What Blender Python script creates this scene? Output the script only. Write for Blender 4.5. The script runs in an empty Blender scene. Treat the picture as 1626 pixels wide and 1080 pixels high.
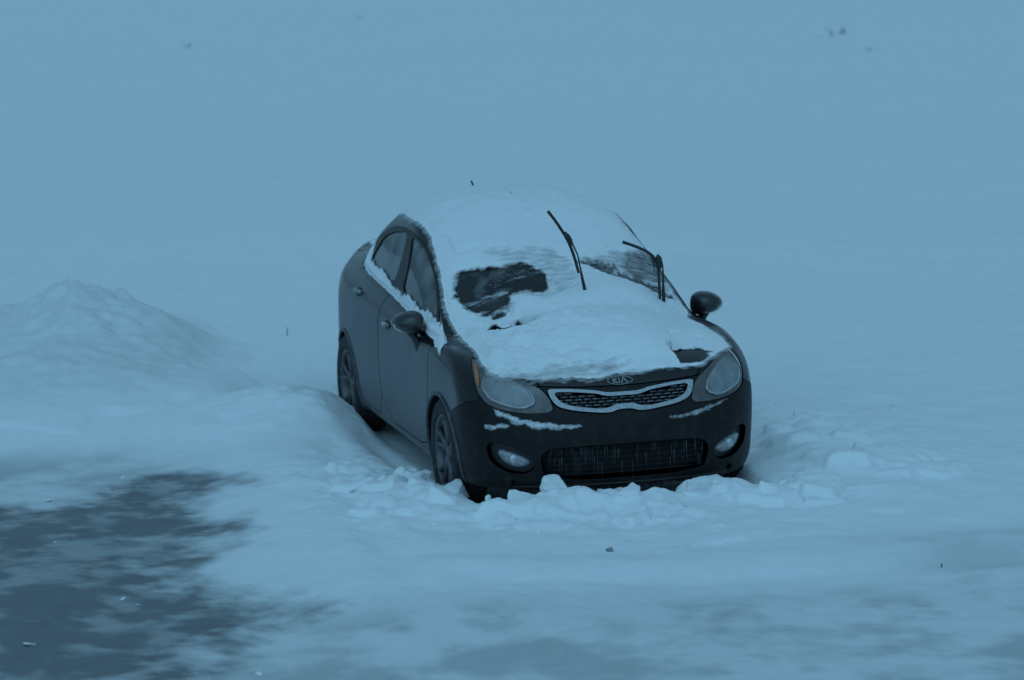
import bpy, math, random
import numpy as np
from mathutils import Matrix, Vector
random.seed(7)
sc = bpy.context.scene
col = sc.collection
# ------------------------------------------------------------------ camera
CAMP = (26.678, -6.675, 4.743, 2.90069, .145833, -.011578, 7554.)
cam = bpy.data.cameras.new('camera'); camo = bpy.data.objects.new('camera', cam); col.objects.link(camo); sc.camera = camo
def setcam():
    x, y, z, yaw, pt, ro, f = CAMP
    d = Vector((math.cos(yaw)*math.cos(pt), math.sin(yaw)*math.cos(pt), -math.sin(pt)))
    r = d.cross(Vector((0, 0, 1))).normalized(); u = r.cross(d)
    c, s = math.cos(ro), math.sin(ro); R_ = c*r+s*u; U_ = -s*r+c*u
    M = Matrix((R_, U_, -d)).transposed().to_4x4(); M.translation = (x, y, z); camo.matrix_world = M
    cam.sensor_width = 36; cam.lens = f/1626*36; cam.clip_end = 3000; cam.clip_start = .1
    cam.dof.use_dof = True; cam.dof.focus_distance = 25.8; cam.dof.aperture_fstop = 3.0
setcam()
# ------------------------------------------------------------------ sky and sun (deep overcast at dusk)
SUN_EL, SUN_AZ = math.radians(60), math.radians(112)
world = bpy.data.worlds.new('World'); sc.world = world; world.use_nodes = True
nt = world.node_tree; bg = nt.nodes['Background']
sky = nt.nodes.new('ShaderNodeTexSky'); sky.sky_type = 'NISHITA'; sky.sun_disc = False
sky.sun_elevation = SUN_EL; sky.sun_rotation = SUN_AZ; sky.air_density = 1.0; sky.dust_density = 2.0; sky.ozone_density = 3.0
bw = nt.nodes.new('ShaderNodeHueSaturation'); bw.inputs['Saturation'].default_value = 0.0
tint = nt.nodes.new('ShaderNodeMix'); tint.data_type = 'RGBA'; tint.blend_type = 'MULTIPLY'; tint.inputs[0].default_value = 1
tint.inputs[7].default_value = (.385, .815, 1.175, 1)
nt.links.new(sky.outputs[0], bw.inputs['Color']); nt.links.new(bw.outputs[0], tint.inputs[6]); nt.links.new(tint.outputs[2], bg.inputs[0])
bg.inputs[1].default_value = .09
sun = bpy.data.lights.new('sun', 'SUN'); suno = bpy.data.objects.new('sun', sun); col.objects.link(suno)
sun.energy = .5; sun.angle = math.radians(110); sun.color = (.35, .72, 1.0)
suno.rotation_euler = (math.pi/2-SUN_EL, 0, math.pi-SUN_AZ)
sc.view_settings.view_transform = 'Standard'; sc.view_settings.look = 'None'; sc.view_settings.exposure = -.15; sc.view_settings.gamma = 1
# ------------------------------------------------------------------ helpers
def tag(o, label=None, cat=None, group=None, kind=None):
    if label: o['label'] = label
    if cat: o['category'] = cat
    if group: o['group'] = group
    if kind: o['kind'] = kind
    return o
def empty(name, loc=(0, 0, 0)):
    o = bpy.data.objects.new(name, None); o.location = loc; col.objects.link(o); o.empty_display_size = .1; return o
def mesh(name, V, F, mats, parent=None, smooth=True, mi=None, normals=None):
    V = np.asarray(V, float).reshape(-1, 3)
    me = bpy.data.meshes.new(name)
    if isinstance(F, np.ndarray):
        n, k = F.shape
        me.vertices.add(len(V)); me.vertices.foreach_set('co', V.ravel())
        me.loops.add(n*k); me.loops.foreach_set('vertex_index', F.ravel().astype(np.int32))
        me.polygons.add(n); me.polygons.foreach_set('loop_start', np.arange(0, n*k, k, dtype=np.int32))
        me.update(calc_edges=True)
    else:
        me.from_pydata(V.tolist(), [], F)
    if not isinstance(mats, (list, tuple)): mats = [mats]
    for m in mats: me.materials.append(m)
    if mi is not None: me.polygons.foreach_set('material_index', np.asarray(mi, np.int32))
    if smooth: me.shade_smooth()
    else: me.shade_flat()
    if normals is not None: me.normals_split_custom_set_from_vertices(np.asarray(normals).tolist())
    o = bpy.data.objects.new(name, me); col.objects.link(o)
    if parent: o.parent = parent
    return o
class MB:
    """collects shapes for one mesh"""
    def __init__(s): s.v = []; s.f = []; s.m = []
    def add(s, V, F, m=0):
        b = len(s.v); s.v += [tuple(map(float, p)) for p in V]; s.f += [tuple(i+b for i in f) for f in F]; s.m += [m]*len(F)
    def box(s, c, sz, R=None, m=0, bev=0):
        hx, hy, hz = [q/2 for q in sz]
        if bev:
            b = min(bev, hx*.9, hy*.9, hz*.9); V = []; 
            for sx in (-1, 1):
                for sy in (-1, 1):
                    for sz_ in (-1, 1):
                        V += [(sx*(hx-b), sy*(hy-b), sz_*hz), (sx*(hx-b), sy*hy, sz_*(hz-b)), (sx*hx, sy*(hy-b), sz_*(hz-b))]
            def hull(V):
                import bmesh
                bm = bmesh.new(); [bm.verts.new(p) for p in V]
                bmesh.ops.convex_hull(bm, input=bm.verts); bm.verts.index_update()
                r = ([tuple(p.co) for p in bm.verts], [tuple(q.index for q in f.verts) for f in bm.faces]); bm.free(); return r
            V, F = hull(V)
        else:
            V = [(sx*hx, sy*hy, sz_*hz) for sx in (-1, 1) for sy in (-1, 1) for sz_ in (-1, 1)]
            F = [(0, 1, 3, 2), (4, 6, 7, 5), (0, 4, 5, 1), (2, 3, 7, 6), (0, 2, 6, 4), (1, 5, 7, 3)]
        V = np.array(V)
        if R is not None: V = V@np.array(R).T
        s.add(V+np.array(c), F, m)
    def tube(s, pts, rad, n=8, m=0, closed=False, flat=1.0, up=(0, 0, 1)):
        pts = np.array(pts, float); k = len(pts); rad = np.broadcast_to(np.array(rad, float), (k,))
        T = np.gradient(pts, axis=0) if not closed else (np.roll(pts, -1, 0)-np.roll(pts, 1, 0))
        T /= np.linalg.norm(T, axis=1, keepdims=True)+1e-9
        V = []
        for i in range(k):
            a = np.cross(T[i], up); a = a/np.linalg.norm(a) if np.linalg.norm(a) > 1e-4 else np.array([1., 0, 0]); b = np.cross(a, T[i])
            for j in range(n):
                t = 2*math.pi*j/n; V.append(pts[i]+rad[i]*(a*math.cos(t)+b*math.sin(t)*flat))
        F = []
        for i in range(k if closed else k-1):
            i2 = (i+1) % k
            for j in range(n): F.append((i*n+j, i*n+(j+1) % n, i2*n+(j+1) % n, i2*n+j))
        if not closed: F += [tuple(range(n))[::-1], tuple((k-1)*n+j for j in range(n))]
        s.add(V, F, m)
    def lathe(s, prof, n=48, m=0, axis='y', c=(0, 0, 0), closed=False):
        # prof: (radius, along axis)
        V = []; k = len(prof)
        for j in range(n):
            t = 2*math.pi*j/n
            for r, h in prof: V.append((c[0]+r*math.cos(t), c[1]+h, c[2]+r*math.sin(t)))
        F = []
        for j in range(n):
            j2 = (j+1) % n
            for i in range(k if closed else k-1): F.append((j*k+i, j*k+(i+1) % k, j2*k+(i+1) % k, j2*k+i))
        s.add(V, F, m)
    def build(s, name, mats, parent=None, smooth=True):
        return mesh(name, s.v, s.f, mats, parent, smooth, s.m)
# value noise
_rng = np.random.RandomState(3); _TAB = _rng.rand(65536).astype(float)
def _h(i, j, k=0): return _TAB[((i*73856093) ^ (j*19349663) ^ (k*83492791)) & 65535]
def vnoise(x, y, z=None):
    x = np.asarray(x, float); y = np.asarray(y, float)
    i = np.floor(x).astype(np.int64); j = np.floor(y).astype(np.int64); fx = x-i; fy = y-j
    sx = fx*fx*fx*(fx*(fx*6-15)+10); sy = fy*fy*fy*(fy*(fy*6-15)+10)
    if z is None:
        return (_h(i, j)*(1-sx)+_h(i+1, j)*sx)*(1-sy)+(_h(i, j+1)*(1-sx)+_h(i+1, j+1)*sx)*sy
    z = np.asarray(z, float); k = np.floor(z).astype(np.int64); fz = z-k; sz = fz*fz*(3-2*fz)
    def L(k): return (_h(i, j, k)*(1-sx)+_h(i+1, j, k)*sx)*(1-sy)+(_h(i, j+1, k)*(1-sx)+_h(i+1, j+1, k)*sx)*sy
    return L(k)*(1-sz)+L(k+1)*sz
def fbm(x, y, z=None, o=4, g=.5):
    a = 1; s = 0; t = 0; x = np.asarray(x, float); y = np.asarray(y, float)
    for q in range(o):
        c, d = math.cos(q*1.7+.4), math.sin(q*1.7+.4)
        s = s+a*vnoise((x*c-y*d)*2**q+q*17.3, (x*d+y*c)*2**q-q*9.1, None if z is None else z*2**q); t += a; a *= g
    return s/t*2-1
def sstep(a, b, x): t = np.clip((x-a)/(b-a), 0, 1); return t*t*(3-2*t)
def gauss(x, y, cx, cy, sx, sy): return np.exp(-((x-cx)/sx)**2-((y-cy)/sy)**2)
def rounded(P, it=2):
    P = np.array(P, float)
    for _ in range(it):
        Q = np.roll(P, -1, 0); P = np.stack([.8*P+.2*Q, .2*P+.8*Q], 1).reshape(-1, 2) if _ == 0 else np.stack([.75*P+.25*Q, .25*P+.75*Q], 1).reshape(-1, 2)
    return P
def sdf(P, x, y):
    """signed distance to polygon, negative inside"""
    P = np.array(P, float); d = np.full(np.shape(x), 1e9); ins = np.zeros(np.shape(x), bool)
    n = len(P)
    for i in range(n):
        ax, ay = P[i]; bx, by = P[(i+1) % n]; ex, ey = bx-ax, by-ay; wx = x-ax; wy = y-ay
        t = np.clip((wx*ex+wy*ey)/(ex*ex+ey*ey+1e-12), 0, 1)
        d = np.minimum(d, (wx-ex*t)**2+(wy-ey*t)**2)
        c = ((ay > y) != (by > y)) & (x < (bx-ax)*(y-ay)/((by-ay) if by != ay else 1e-12)+ax); ins ^= c
    d = np.sqrt(d); return np.where(ins, -d, d)
# ------------------------------------------------------------------ materials
def newmat(name):
    m = bpy.data.materials.new(name); m.use_nodes = True; return m, m.node_tree, m.node_tree.nodes['Principled BSDF']
def simple(name, c, rough=.5, metal=0, coat=0, spec=.5, bump=0, bscale=200, trans=0, emis=None):
    m, t, p = newmat(name); p.inputs['Base Color'].default_value = (*c, 1); p.inputs['Roughness'].default_value = rough
    p.inputs['Metallic'].default_value = metal; p.inputs['Coat Weight'].default_value = coat; p.inputs['Specular IOR Level'].default_value = spec
    p.inputs['Transmission Weight'].default_value = trans
    tc = t.nodes.new('ShaderNodeTexCoord'); n = t.nodes.new('ShaderNodeTexNoise'); n.inputs['Scale'].default_value = bscale; n.inputs['Detail'].default_value = 4
    t.links.new(tc.outputs['Object'], n.inputs['Vector'])
    mx = t.nodes.new('ShaderNodeMix'); mx.data_type = 'RGBA'; mx.inputs[6].default_value = (*[q*.8 for q in c], 1); mx.inputs[7].default_value = (*[min(1, q*1.2) for q in c], 1)
    t.links.new(n.outputs[0], mx.inputs[0]); t.links.new(mx.outputs[2], p.inputs['Base Color'])
    if bump:
        b = t.nodes.new('ShaderNodeBump'); b.inputs['Strength'].default_value = bump; b.inputs['Distance'].default_value = .003
        t.links.new(n.outputs[0], b.inputs['Height']); t.links.new(b.outputs[0], p.inputs['Normal'])
    return m
def frosted(name, c, rough, frost=(.62, .66, .7), amount=.5, scale=60, metal=0, coat=0, lo=.45, hi=.65, stretch=(1, 1, 1), frough=.75):
    """a surface with patches of frost / salt film over it"""
    m, t, p = newmat(name); L = t.links.new
    tc = t.nodes.new('ShaderNodeTexCoord'); mp = t.nodes.new('ShaderNodeMapping'); mp.inputs['Scale'].default_value = stretch
    L(tc.outputs['Object'], mp.inputs['Vector'])
    n = t.nodes.new('ShaderNodeTexNoise'); n.inputs['Scale'].default_value = scale; n.inputs['Detail'].default_value = 6; n.inputs['Roughness'].default_value = .65
    L(mp.outputs[0], n.inputs['Vector'])
    r = t.nodes.new('ShaderNodeMapRange'); r.inputs['From Min'].default_value = lo; r.inputs['From Max'].default_value = hi; r.inputs['To Max'].default_value = amount
    L(n.outputs[0], r.inputs[0])
    mx = t.nodes.new('ShaderNodeMix'); mx.data_type = 'RGBA'; mx.inputs[6].default_value = (*c, 1); mx.inputs[7].default_value = (*frost, 1)
    L(r.outputs[0], mx.inputs[0]); L(mx.outputs[2], p.inputs['Base Color'])
    rr = t.nodes.new('ShaderNodeMix'); rr.inputs[2].default_value = rough; rr.inputs[3].default_value = frough; L(r.outputs[0], rr.inputs[0]); L(rr.outputs[0], p.inputs['Roughness'])
    p.inputs['Metallic'].default_value = metal; p.inputs['Coat Weight'].default_value = coat
    if name == 'bumper_paint': p.inputs['Specular IOR Level'].default_value = .25
    return m
def snowmat(name, c=(.82, .84, .86), scale=1., c2=None, bump=.35):
    m, t, p = newmat(name); L = t.links.new
    tc = t.nodes.new('ShaderNodeTexCoord')
    n = t.nodes.new('ShaderNodeTexNoise'); n.inputs['Scale'].default_value = 14*scale; n.inputs['Detail'].default_value = 8; n.inputs['Roughness'].default_value = .6
    n2 = t.nodes.new('ShaderNodeTexNoise'); n2.inputs['Scale'].default_value = 90*scale; n2.inputs['Detail'].default_value = 4
    L(tc.outputs['Object'], n.inputs['Vector']); L(tc.outputs['Object'], n2.inputs['Vector'])
    mx = t.nodes.new('ShaderNodeMix'); mx.data_type = 'RGBA'; c2 = c2 or tuple(q*.9 for q in c)
    mx.inputs[6].default_value = (*c2, 1); mx.inputs[7].default_value = (*c, 1); L(n.outputs[0], mx.inputs[0]); L(mx.outputs[2], p.inputs['Base Color'])
    b = t.nodes.new('ShaderNodeBump'); b.inputs['Strength'].default_value = bump; b.inputs['Distance'].default_value = .006
    b2 = t.nodes.new('ShaderNodeBump'); b2.inputs['Strength'].default_value = bump*.6; b2.inputs['Distance'].default_value = .002
    L(n.outputs[0], b.inputs['Height']); L(n2.outputs[0], b2.inputs['Height']); L(b.outputs[0], b2.inputs['Normal']); L(b2.outputs[0], p.inputs['Normal'])
    p.inputs['Roughness'].default_value = .7; p.inputs['Specular IOR Level'].default_value = .3
    p.inputs['Subsurface Weight'].default_value = 0
    return m
SNOW = snowmat('snow_fresh')
def feather(m):
    t = m.node_tree; L = t.links.new; N = t.nodes.new; p = t.nodes['Principled BSDF']; out = t.nodes['Material Output']
    at = N('ShaderNodeAttribute'); at.attribute_name = 'cov'; tc = N('ShaderNodeTexCoord'); n = N('ShaderNodeTexNoise'); n.inputs['Scale'].default_value = 24; n.inputs['Detail'].default_value = 7; n.inputs['Roughness'].default_value = .6; mp = N('ShaderNodeMapping'); mp.inputs['Scale'].default_value = (1.5, .5, 1.5); mp.inputs['Rotation'].default_value = (0, 0, .25); L(tc.outputs['Object'], mp.inputs['Vector'])
    L(mp.outputs[0], n.inputs['Vector']); a = N('ShaderNodeMath'); a.operation = 'MULTIPLY_ADD'; L(n.outputs[0], a.inputs[0]); a.inputs[1].default_value = .8; a.inputs[2].default_value = -.40
    b = N('ShaderNodeMath'); b.operation = 'ADD'; L(a.outputs[0], b.inputs[0]); L(at.outputs['Fac'], b.inputs[1])
    r = N('ShaderNodeMapRange'); r.inputs['From Min'].default_value = .18; r.inputs['From Max'].default_value = .82; L(b.outputs[0], r.inputs[0])
    tr = N('ShaderNodeBsdfTransparent'); mx = N('ShaderNodeMixShader'); L(r.outputs[0], mx.inputs[0]); L(tr.outputs[0], mx.inputs[1]); L(p.outputs[0], mx.inputs[2]); L(mx.outputs[0], out.inputs[0]); return m
CSNOW = feather(snowmat('snow_feathered', bump=.22))
PILE = snowmat('snow_ploughed', (.74, .76, .775), .6, (.62, .645, .66))
def blend_base(m, c):
    t = m.node_tree; L = t.links.new; N = t.nodes.new; p = t.nodes['Principled BSDF']; src = p.inputs['Base Color'].links[0].from_socket
    at = N('ShaderNodeAttribute'); at.attribute_name = 'cov'; mx = N('ShaderNodeMix'); mx.data_type = 'RGBA'; mx.inputs[6].default_value = (*c, 1); L(at.outputs['Fac'], mx.inputs[0]); L(src, mx.inputs[7]); L(mx.outputs[2], p.inputs['Base Color'])
blend_base(PILE, (.80, .815, .835))
BLACK = simple('black_plastic', (.016, .016, .017), .5, bump=.2)
LINER = simple('dark_liner', (.008, .008, .009), .9)
RUBBER = frosted('tyre_rubber', (.018, .018, .019), .85, (.3, .32, .34), .28, 30, lo=.5, hi=.75)
ALLOY = frosted('alloy', (.09, .093, .10), .4, (.34, .36, .39), .35, 40, metal=.55)
CHROME = simple('chrome', (.50, .51, .52), .3, metal=.85)
BADGE = frosted('badge_metal', (.24, .25, .26), .35, (.45, .48, .5), .6, 60, metal=.5)
AMBERF = frosted('amber_lens_iced', (.30, .17, .12), .4, (.45, .47, .5), .9, 20, lo=.2, hi=.5)
SEAT = simple('seat_cloth', (.04, .04, .045), .9)
AMBER = frosted('amber_lens', (.42, .13, .05), .35, (.5, .5, .52), .25, 30)
GLASSY = frosted('lamp_lens_frost', (.15, .16, .17), .3, (.42, .45, .48), .6, 9, coat=.5, lo=.35, hi=.75)
HOUSING = frosted('lamp_housing', (.062, .055, .052), .3, (.4, .42, .45), .22, 16, coat=.6, lo=.4, hi=.8)
GRFRAME = frosted('grille_frame_frosted', (.26, .27, .28), .4, (.52, .545, .57), .75, 45, metal=.4, lo=.3, hi=.6)
GRBAR = frosted('grille_bar_frosted', (.10, .10, .11), .45, (.5, .53, .56), .55, 40, lo=.45, hi=.7)
CLEAR = frosted('fog_lens', (.20, .215, .23), .2, (.45, .48, .5), .6, 50, coat=.6)
ICE = simple('ice', (.13, .145, .16), .2, trans=.3)
BPAINT = frosted('bumper_paint', (.007, .0068, .0072), .5, (.2, .21, .22), .10, 14, lo=.5, hi=.8)
HANDLE = frosted('handle_frosted', (.06, .062, .066), .3, (.6, .63, .66), .7, 30, lo=.4, hi=.6)
TWIG = simple('twig', (.05, .045, .04), .8)
def paint():
    m, t, p = newmat('car_paint'); L = t.links.new; N = t.nodes.new
    tc = N('ShaderNodeTexCoord'); sx = N('ShaderNodeSeparateXYZ'); L(tc.outputs['Object'], sx.inputs[0])
    # flank film: salt streaks plus a painted snow reflection, paler below the sloped crease
    mp = N('ShaderNodeMapping'); mp.inputs['Scale'].default_value = (38, 38, 1.6); L(tc.outputs['Object'], mp.inputs['Vector'])
    st = N('ShaderNodeTexNoise'); st.inputs['Scale'].default_value = 1; st.inputs['Detail'].default_value = 5; L(mp.outputs[0], st.inputs['Vector'])
    big = N('ShaderNodeTexNoise'); big.inputs['Scale'].default_value = 3.2; big.inputs['Detail'].default_value = 5; L(tc.outputs['Object'], big.inputs['Vector'])
    def rng(src, a, b, c=0, d=1):
        r = N('ShaderNodeMapRange'); r.inputs['From Min'].default_value = a; r.inputs['From Max'].default_value = b; r.inputs['To Min'].default_value = c; r.inputs['To Max'].default_value = d; L(src, r.inputs[0]); return r.outputs[0]
    def mul(a, b, op='MULTIPLY'):
        q = N('ShaderNodeMath'); q.operation = op
        for k, v in enumerate((a, b)):
            if isinstance(v, (int, float)): q.inputs[k].default_value = v
            else: L(v, q.inputs[k])
        return q.outputs[0]
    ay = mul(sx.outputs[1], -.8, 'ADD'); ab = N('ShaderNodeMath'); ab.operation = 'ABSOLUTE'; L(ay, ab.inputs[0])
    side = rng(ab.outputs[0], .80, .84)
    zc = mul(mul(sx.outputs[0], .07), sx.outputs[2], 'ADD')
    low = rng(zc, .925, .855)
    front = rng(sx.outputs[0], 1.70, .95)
    film = mul(mul(side, low), front)  # one mask for the salt and the painted reflection; shoulder stays dark
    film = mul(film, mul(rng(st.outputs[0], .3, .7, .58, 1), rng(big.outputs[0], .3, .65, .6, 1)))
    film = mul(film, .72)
    fr = N('ShaderNodeTexNoise'); fr.inputs['Scale'].default_value = 55; fr.inputs['Detail'].default_value = 7; fr.inputs['Roughness'].default_value = .7; L(tc.outputs['Object'], fr.inputs['Vector'])
    speck = mul(rng(fr.outputs[0], .63, .76, 0, .5), rng(big.outputs[0], .45, .65))
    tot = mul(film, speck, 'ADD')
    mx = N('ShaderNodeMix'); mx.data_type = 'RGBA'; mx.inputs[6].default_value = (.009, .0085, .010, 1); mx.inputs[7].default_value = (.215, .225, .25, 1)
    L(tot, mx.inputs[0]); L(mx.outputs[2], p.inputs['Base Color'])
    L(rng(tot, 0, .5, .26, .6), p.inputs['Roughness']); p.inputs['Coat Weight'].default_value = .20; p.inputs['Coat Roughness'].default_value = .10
    p.inputs['Specular IOR Level'].default_value = .3
    return m
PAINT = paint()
def glass(name, tintc, frost, lo, hi, film=.12):
    m, t, p = newmat(name); L = t.links.new; N = t.nodes.new; out = t.nodes['Material Output']
    tr = N('ShaderNodeBsdfTransparent'); tr.inputs[0].default_value = (*tintc, 1); gl = N('ShaderNodeBsdfGlossy'); gl.inputs['Roughness'].default_value = .06
    lw = N('ShaderNodeFresnel'); lw.inputs[0].default_value = 1.5; m1 = N('ShaderNodeMixShader'); L(lw.outputs[0], m1.inputs[0]); L(tr.outputs[0], m1.inputs[1]); L(gl.outputs[0], m1.inputs[2])
    tc = N('ShaderNodeTexCoord'); n = N('ShaderNodeTexNoise'); n.inputs['Scale'].default_value = 7; n.inputs['Detail'].default_value = 8; L(tc.outputs['Object'], n.inputs['Vector'])
    r = N('ShaderNodeMapRange'); r.inputs['From Min'].default_value = lo; r.inputs['From Max'].default_value = hi; r.inputs['To Min'].default_value = film; r.inputs['To Max'].default_value = frost; L(n.outputs[0], r.inputs[0])
    p.inputs['Base Color'].default_value = (.45, .48, .5, 1); p.inputs['Roughness'].default_value = .8
    m2 = N('ShaderNodeMixShader'); L(r.outputs[0], m2.inputs[0]); L(m1.outputs[0], m2.inputs[1]); L(p.outputs[0], m2.inputs[2]); L(m2.outputs[0], out.inputs[0])
    return m
GLASS_W = glass('windscreen_glass', (.6, .66, .66), .35, .55, .8, .05)
GLASS_F = glass('door_glass_clear', (.62, .68, .68), .45, .4, .8, .14)
GLASS_D = glass('door_glass_frost', (.35, .38, .4), .4, .3, .8, .16)
# ---- master surface of the car body: rows (bottom -> roof) x columns (front centre -> rear centre), half car
BX=[2.13,2.115,2.045,1.91,1.75,1.60,1.285,.95,.5,.1,-.35,-.8,-1.285,-1.6,-1.9,-2.12,-2.21,-2.235]
BY=[0,.30,.57,.745,.822,.842,.852,.85,.845,.845,.848,.848,.836,.802,.735,.57,.30,0]
def _low(dxf,yf,z):
    r=[]
    for i,(x,y) in enumerate(zip(BX,BY)):
        zz=z(x,i) if callable(z) else z
        xx=x+dxf if x>1.5 else (x-dxf if x<-1.5 else x)
        r.append((xx,y*yf if yf<=1 else y,zz))
    return r
def lerpz(f,r):
    return lambda x,i: f+(r-f)*max(0,min(1,(1.9-x)/4.0))
CAGE=[
 _low(-.10,.86,.185),
 _low(-.03,.955,lerpz(.20,.24)),
 _low(.0,.985,lerpz(.35,.37)),
 _low(.0,1.0,lerpz(.52,.55)),
 # z .66 row (grille mid / door bulge)
 [(2.095,0.000,.645),(2.08,0.300,.65),(2.01,0.570,.66),(1.875,0.745,.665),(1.73,0.825,.67),(1.59,0.840,.675),(1.285,0.852,.68),(.95,0.850,.68),(.5,0.845,.69),(.1,0.845,.70),(-.35,0.848,.71),(-.8,0.852,.72),(-1.285,0.832,.73),(-1.6,0.806,.74),(-1.9,0.712,.75),(-2.12,0.579,.76),(-2.215,0.351,.76),(-2.24,0.000,.76)],
 # shoulder row
 [(2.035,0.000,.735),(2.02,0.300,.745),(1.95,0.560,.765),(1.80,0.730,.785),(1.62,0.815,.80),(1.50,0.830,.815),(1.25,0.845,.825),(.95,0.842,.835),(.5,0.838,.845),(.1,0.838,.86),(-.35,0.840,.875),(-.8,0.842,.89),(-1.285,0.819,.91),(-1.6,0.788,.92),(-1.9,0.693,.93),(-2.1,0.560,.93),(-2.19,0.342,.92),(-2.21,0.000,.92)],
 # leading edge of bonnet / upper fender
 [(1.96,0.000,.795),(1.945,0.290,.80),(1.85,0.520,.815),(1.68,0.660,.84),(1.52,0.745,.865),(1.40,0.785,.88),(1.20,0.805,.895),(.95,0.802,.888),(.5,0.795,.905),(.1,0.793,.935),(-.35,0.793,.96),(-.8,0.790,.98),(-1.285,0.754,1.005),(-1.6,0.713,1.01),(-1.88,0.626,1.02),(-2.07,0.512,1.07),(-2.15,0.323,1.075),(-2.17,0.000,1.075)],
 # bonnet
 [(1.68,0,.880),(1.66,.25,.880),(1.59,.45,.875),(1.48,.59,.875),(1.38,.69,.883),(1.30,.735,.888),(1.18,.765,.892),(.98,.778,.90),(.5,.775,.925),(.1,.772,.955),(-.35,.768,.985),(-.8,.76,1.01),(-1.285,.735,1.04),(-1.58,.67,1.045),(-1.80,.58,1.05),(-1.95,.46,1.06),(-2.02,.28,1.10),(-2.04,0,1.10)],
 [(1.38,0,.935),(1.37,.23,.932),(1.33,.42,.925),(1.27,.56,.918),(1.21,.66,.912),(1.16,.705,.91),(1.08,.74,.908),(.94,.760,.915),(.5,.758,.935),(.1,.756,.965),(-.35,.752,.995),(-.8,.742,1.025),(-1.26,.71,1.06),(-1.5,.65,1.07),(-1.66,.57,1.08),(-1.77,.45,1.09),(-1.83,.27,1.12),(-1.85,0,1.12)],
 # glass base
 [(1.12,0,.960),(1.115,.2,.957),(1.09,.38,.950),(1.06,.52,.942),(1.03,.62,.936),(1.01,.675,.932),(.97,.712,.930),(.88,.738,.930),(.46,.745,.952),(.1,.744,.980),(-.35,.740,1.010),(-.8,.730,1.045),(-1.20,.695,1.085),(-1.38,.64,1.105),(-1.50,.57,1.12),(-1.58,.45,1.135),(-1.63,.26,1.14),(-1.65,0,1.14)],
 [(.82,0,1.11),(.815,.19,1.108),(.795,.36,1.10),(.77,.49,1.088),(.745,.59,1.075),(.72,.65,1.062),(.69,.685,1.052),(.62,.706,1.047),(.36,.716,1.065),(.06,.717,1.09),(-.36,.713,1.115),(-.78,.70,1.14),(-1.12,.665,1.17),(-1.27,.61,1.19),(-1.36,.53,1.20),(-1.42,.42,1.215),(-1.46,.24,1.22),(-1.48,0,1.22)],
 [(.48,0,1.26),(.475,.18,1.258),(.46,.34,1.25),(.435,.46,1.238),(.41,.56,1.222),(.39,.615,1.21),(.36,.648,1.20),(.30,.668,1.20),(.16,.676,1.215),(-.04,.677,1.235),(-.39,.673,1.25),(-.75,.66,1.255),(-1.02,.63,1.265),(-1.13,.57,1.28),(-1.20,.495,1.295),(-1.25,.39,1.31),(-1.28,.22,1.315),(-1.30,0,1.315)],
 [(.13,0,1.385),(.125,.17,1.383),(.11,.32,1.378),(.09,.44,1.366),(.065,.53,1.35),(.045,.575,1.34),(.01,.60,1.332),(-.04,.614,1.335),(-.11,.622,1.345),(-.23,.624,1.357),(-.42,.62,1.362),(-.70,.61,1.355),(-.88,.58,1.352),(-.97,.53,1.36),(-1.02,.465,1.373),(-1.055,.37,1.385),(-1.08,.21,1.39),(-1.09,0,1.39)],
 [(-.02,0,1.425),(-.025,.15,1.423),(-.035,.29,1.418),(-.05,.40,1.41),(-.07,.475,1.398),(-.09,.51,1.39),(-.12,.535,1.385),(-.15,.548,1.388),(-.20,.553,1.397),(-.28,.555,1.406),(-.43,.553,1.41),(-.65,.545,1.405),(-.80,.52,1.40),(-.88,.475,1.405),(-.92,.415,1.41),(-.95,.32,1.415),(-.97,.18,1.42),(-.98,0,1.42)],
 [(-.20,0,1.45),(-.20,.08,1.45),(-.21,.17,1.448),(-.22,.24,1.446),(-.235,.29,1.443),(-.25,.31,1.44),(-.27,.32,1.44),(-.29,.325,1.442),(-.32,.328,1.447),(-.36,.33,1.45),(-.45,.33,1.452),(-.58,.325,1.45),(-.68,.31,1.448),(-.73,.28,1.445),(-.76,.24,1.445),(-.78,.18,1.445),(-.79,.10,1.447),(-.80,0,1.447)],
 [(x,0,1.46) for x in (-.34,-.34,-.345,-.35,-.355,-.36,-.37,-.38,-.40,-.42,-.46,-.52,-.56,-.58,-.59,-.60,-.61,-.61)],
]
CG=np.array(CAGE)             # R x C x 3
NR,NC=CG.shape[:2]
def _ctrl(P):
    # pull the control points outwards so the B-spline passes close to the cage (2 damped correction steps)
    def padc(Q):
        m=np.array([1,-1,1.])
        Q=np.concatenate([Q[:,1:2]*m,Q,Q[:,-2:-1]*m],1)
        a=2*Q[:1]-Q[1:2]; b=2*Q[-1:]-Q[-2:-1]
        return np.concatenate([a,Q,b],0)
    def ev(Q):
        E=padc(Q);E=(E[:,:-2]+4*E[:,1:-1]+E[:,2:])/6
        return (E[:-2]+4*E[1:-1]+E[2:])/6
    Q=P.copy()
    for _ in range(2): Q=Q+.75*(P-ev(Q))
    Q[:,0,1]=0;Q[:,-1,1]=0
    return padc(Q)
CP=_ctrl(CG)
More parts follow.
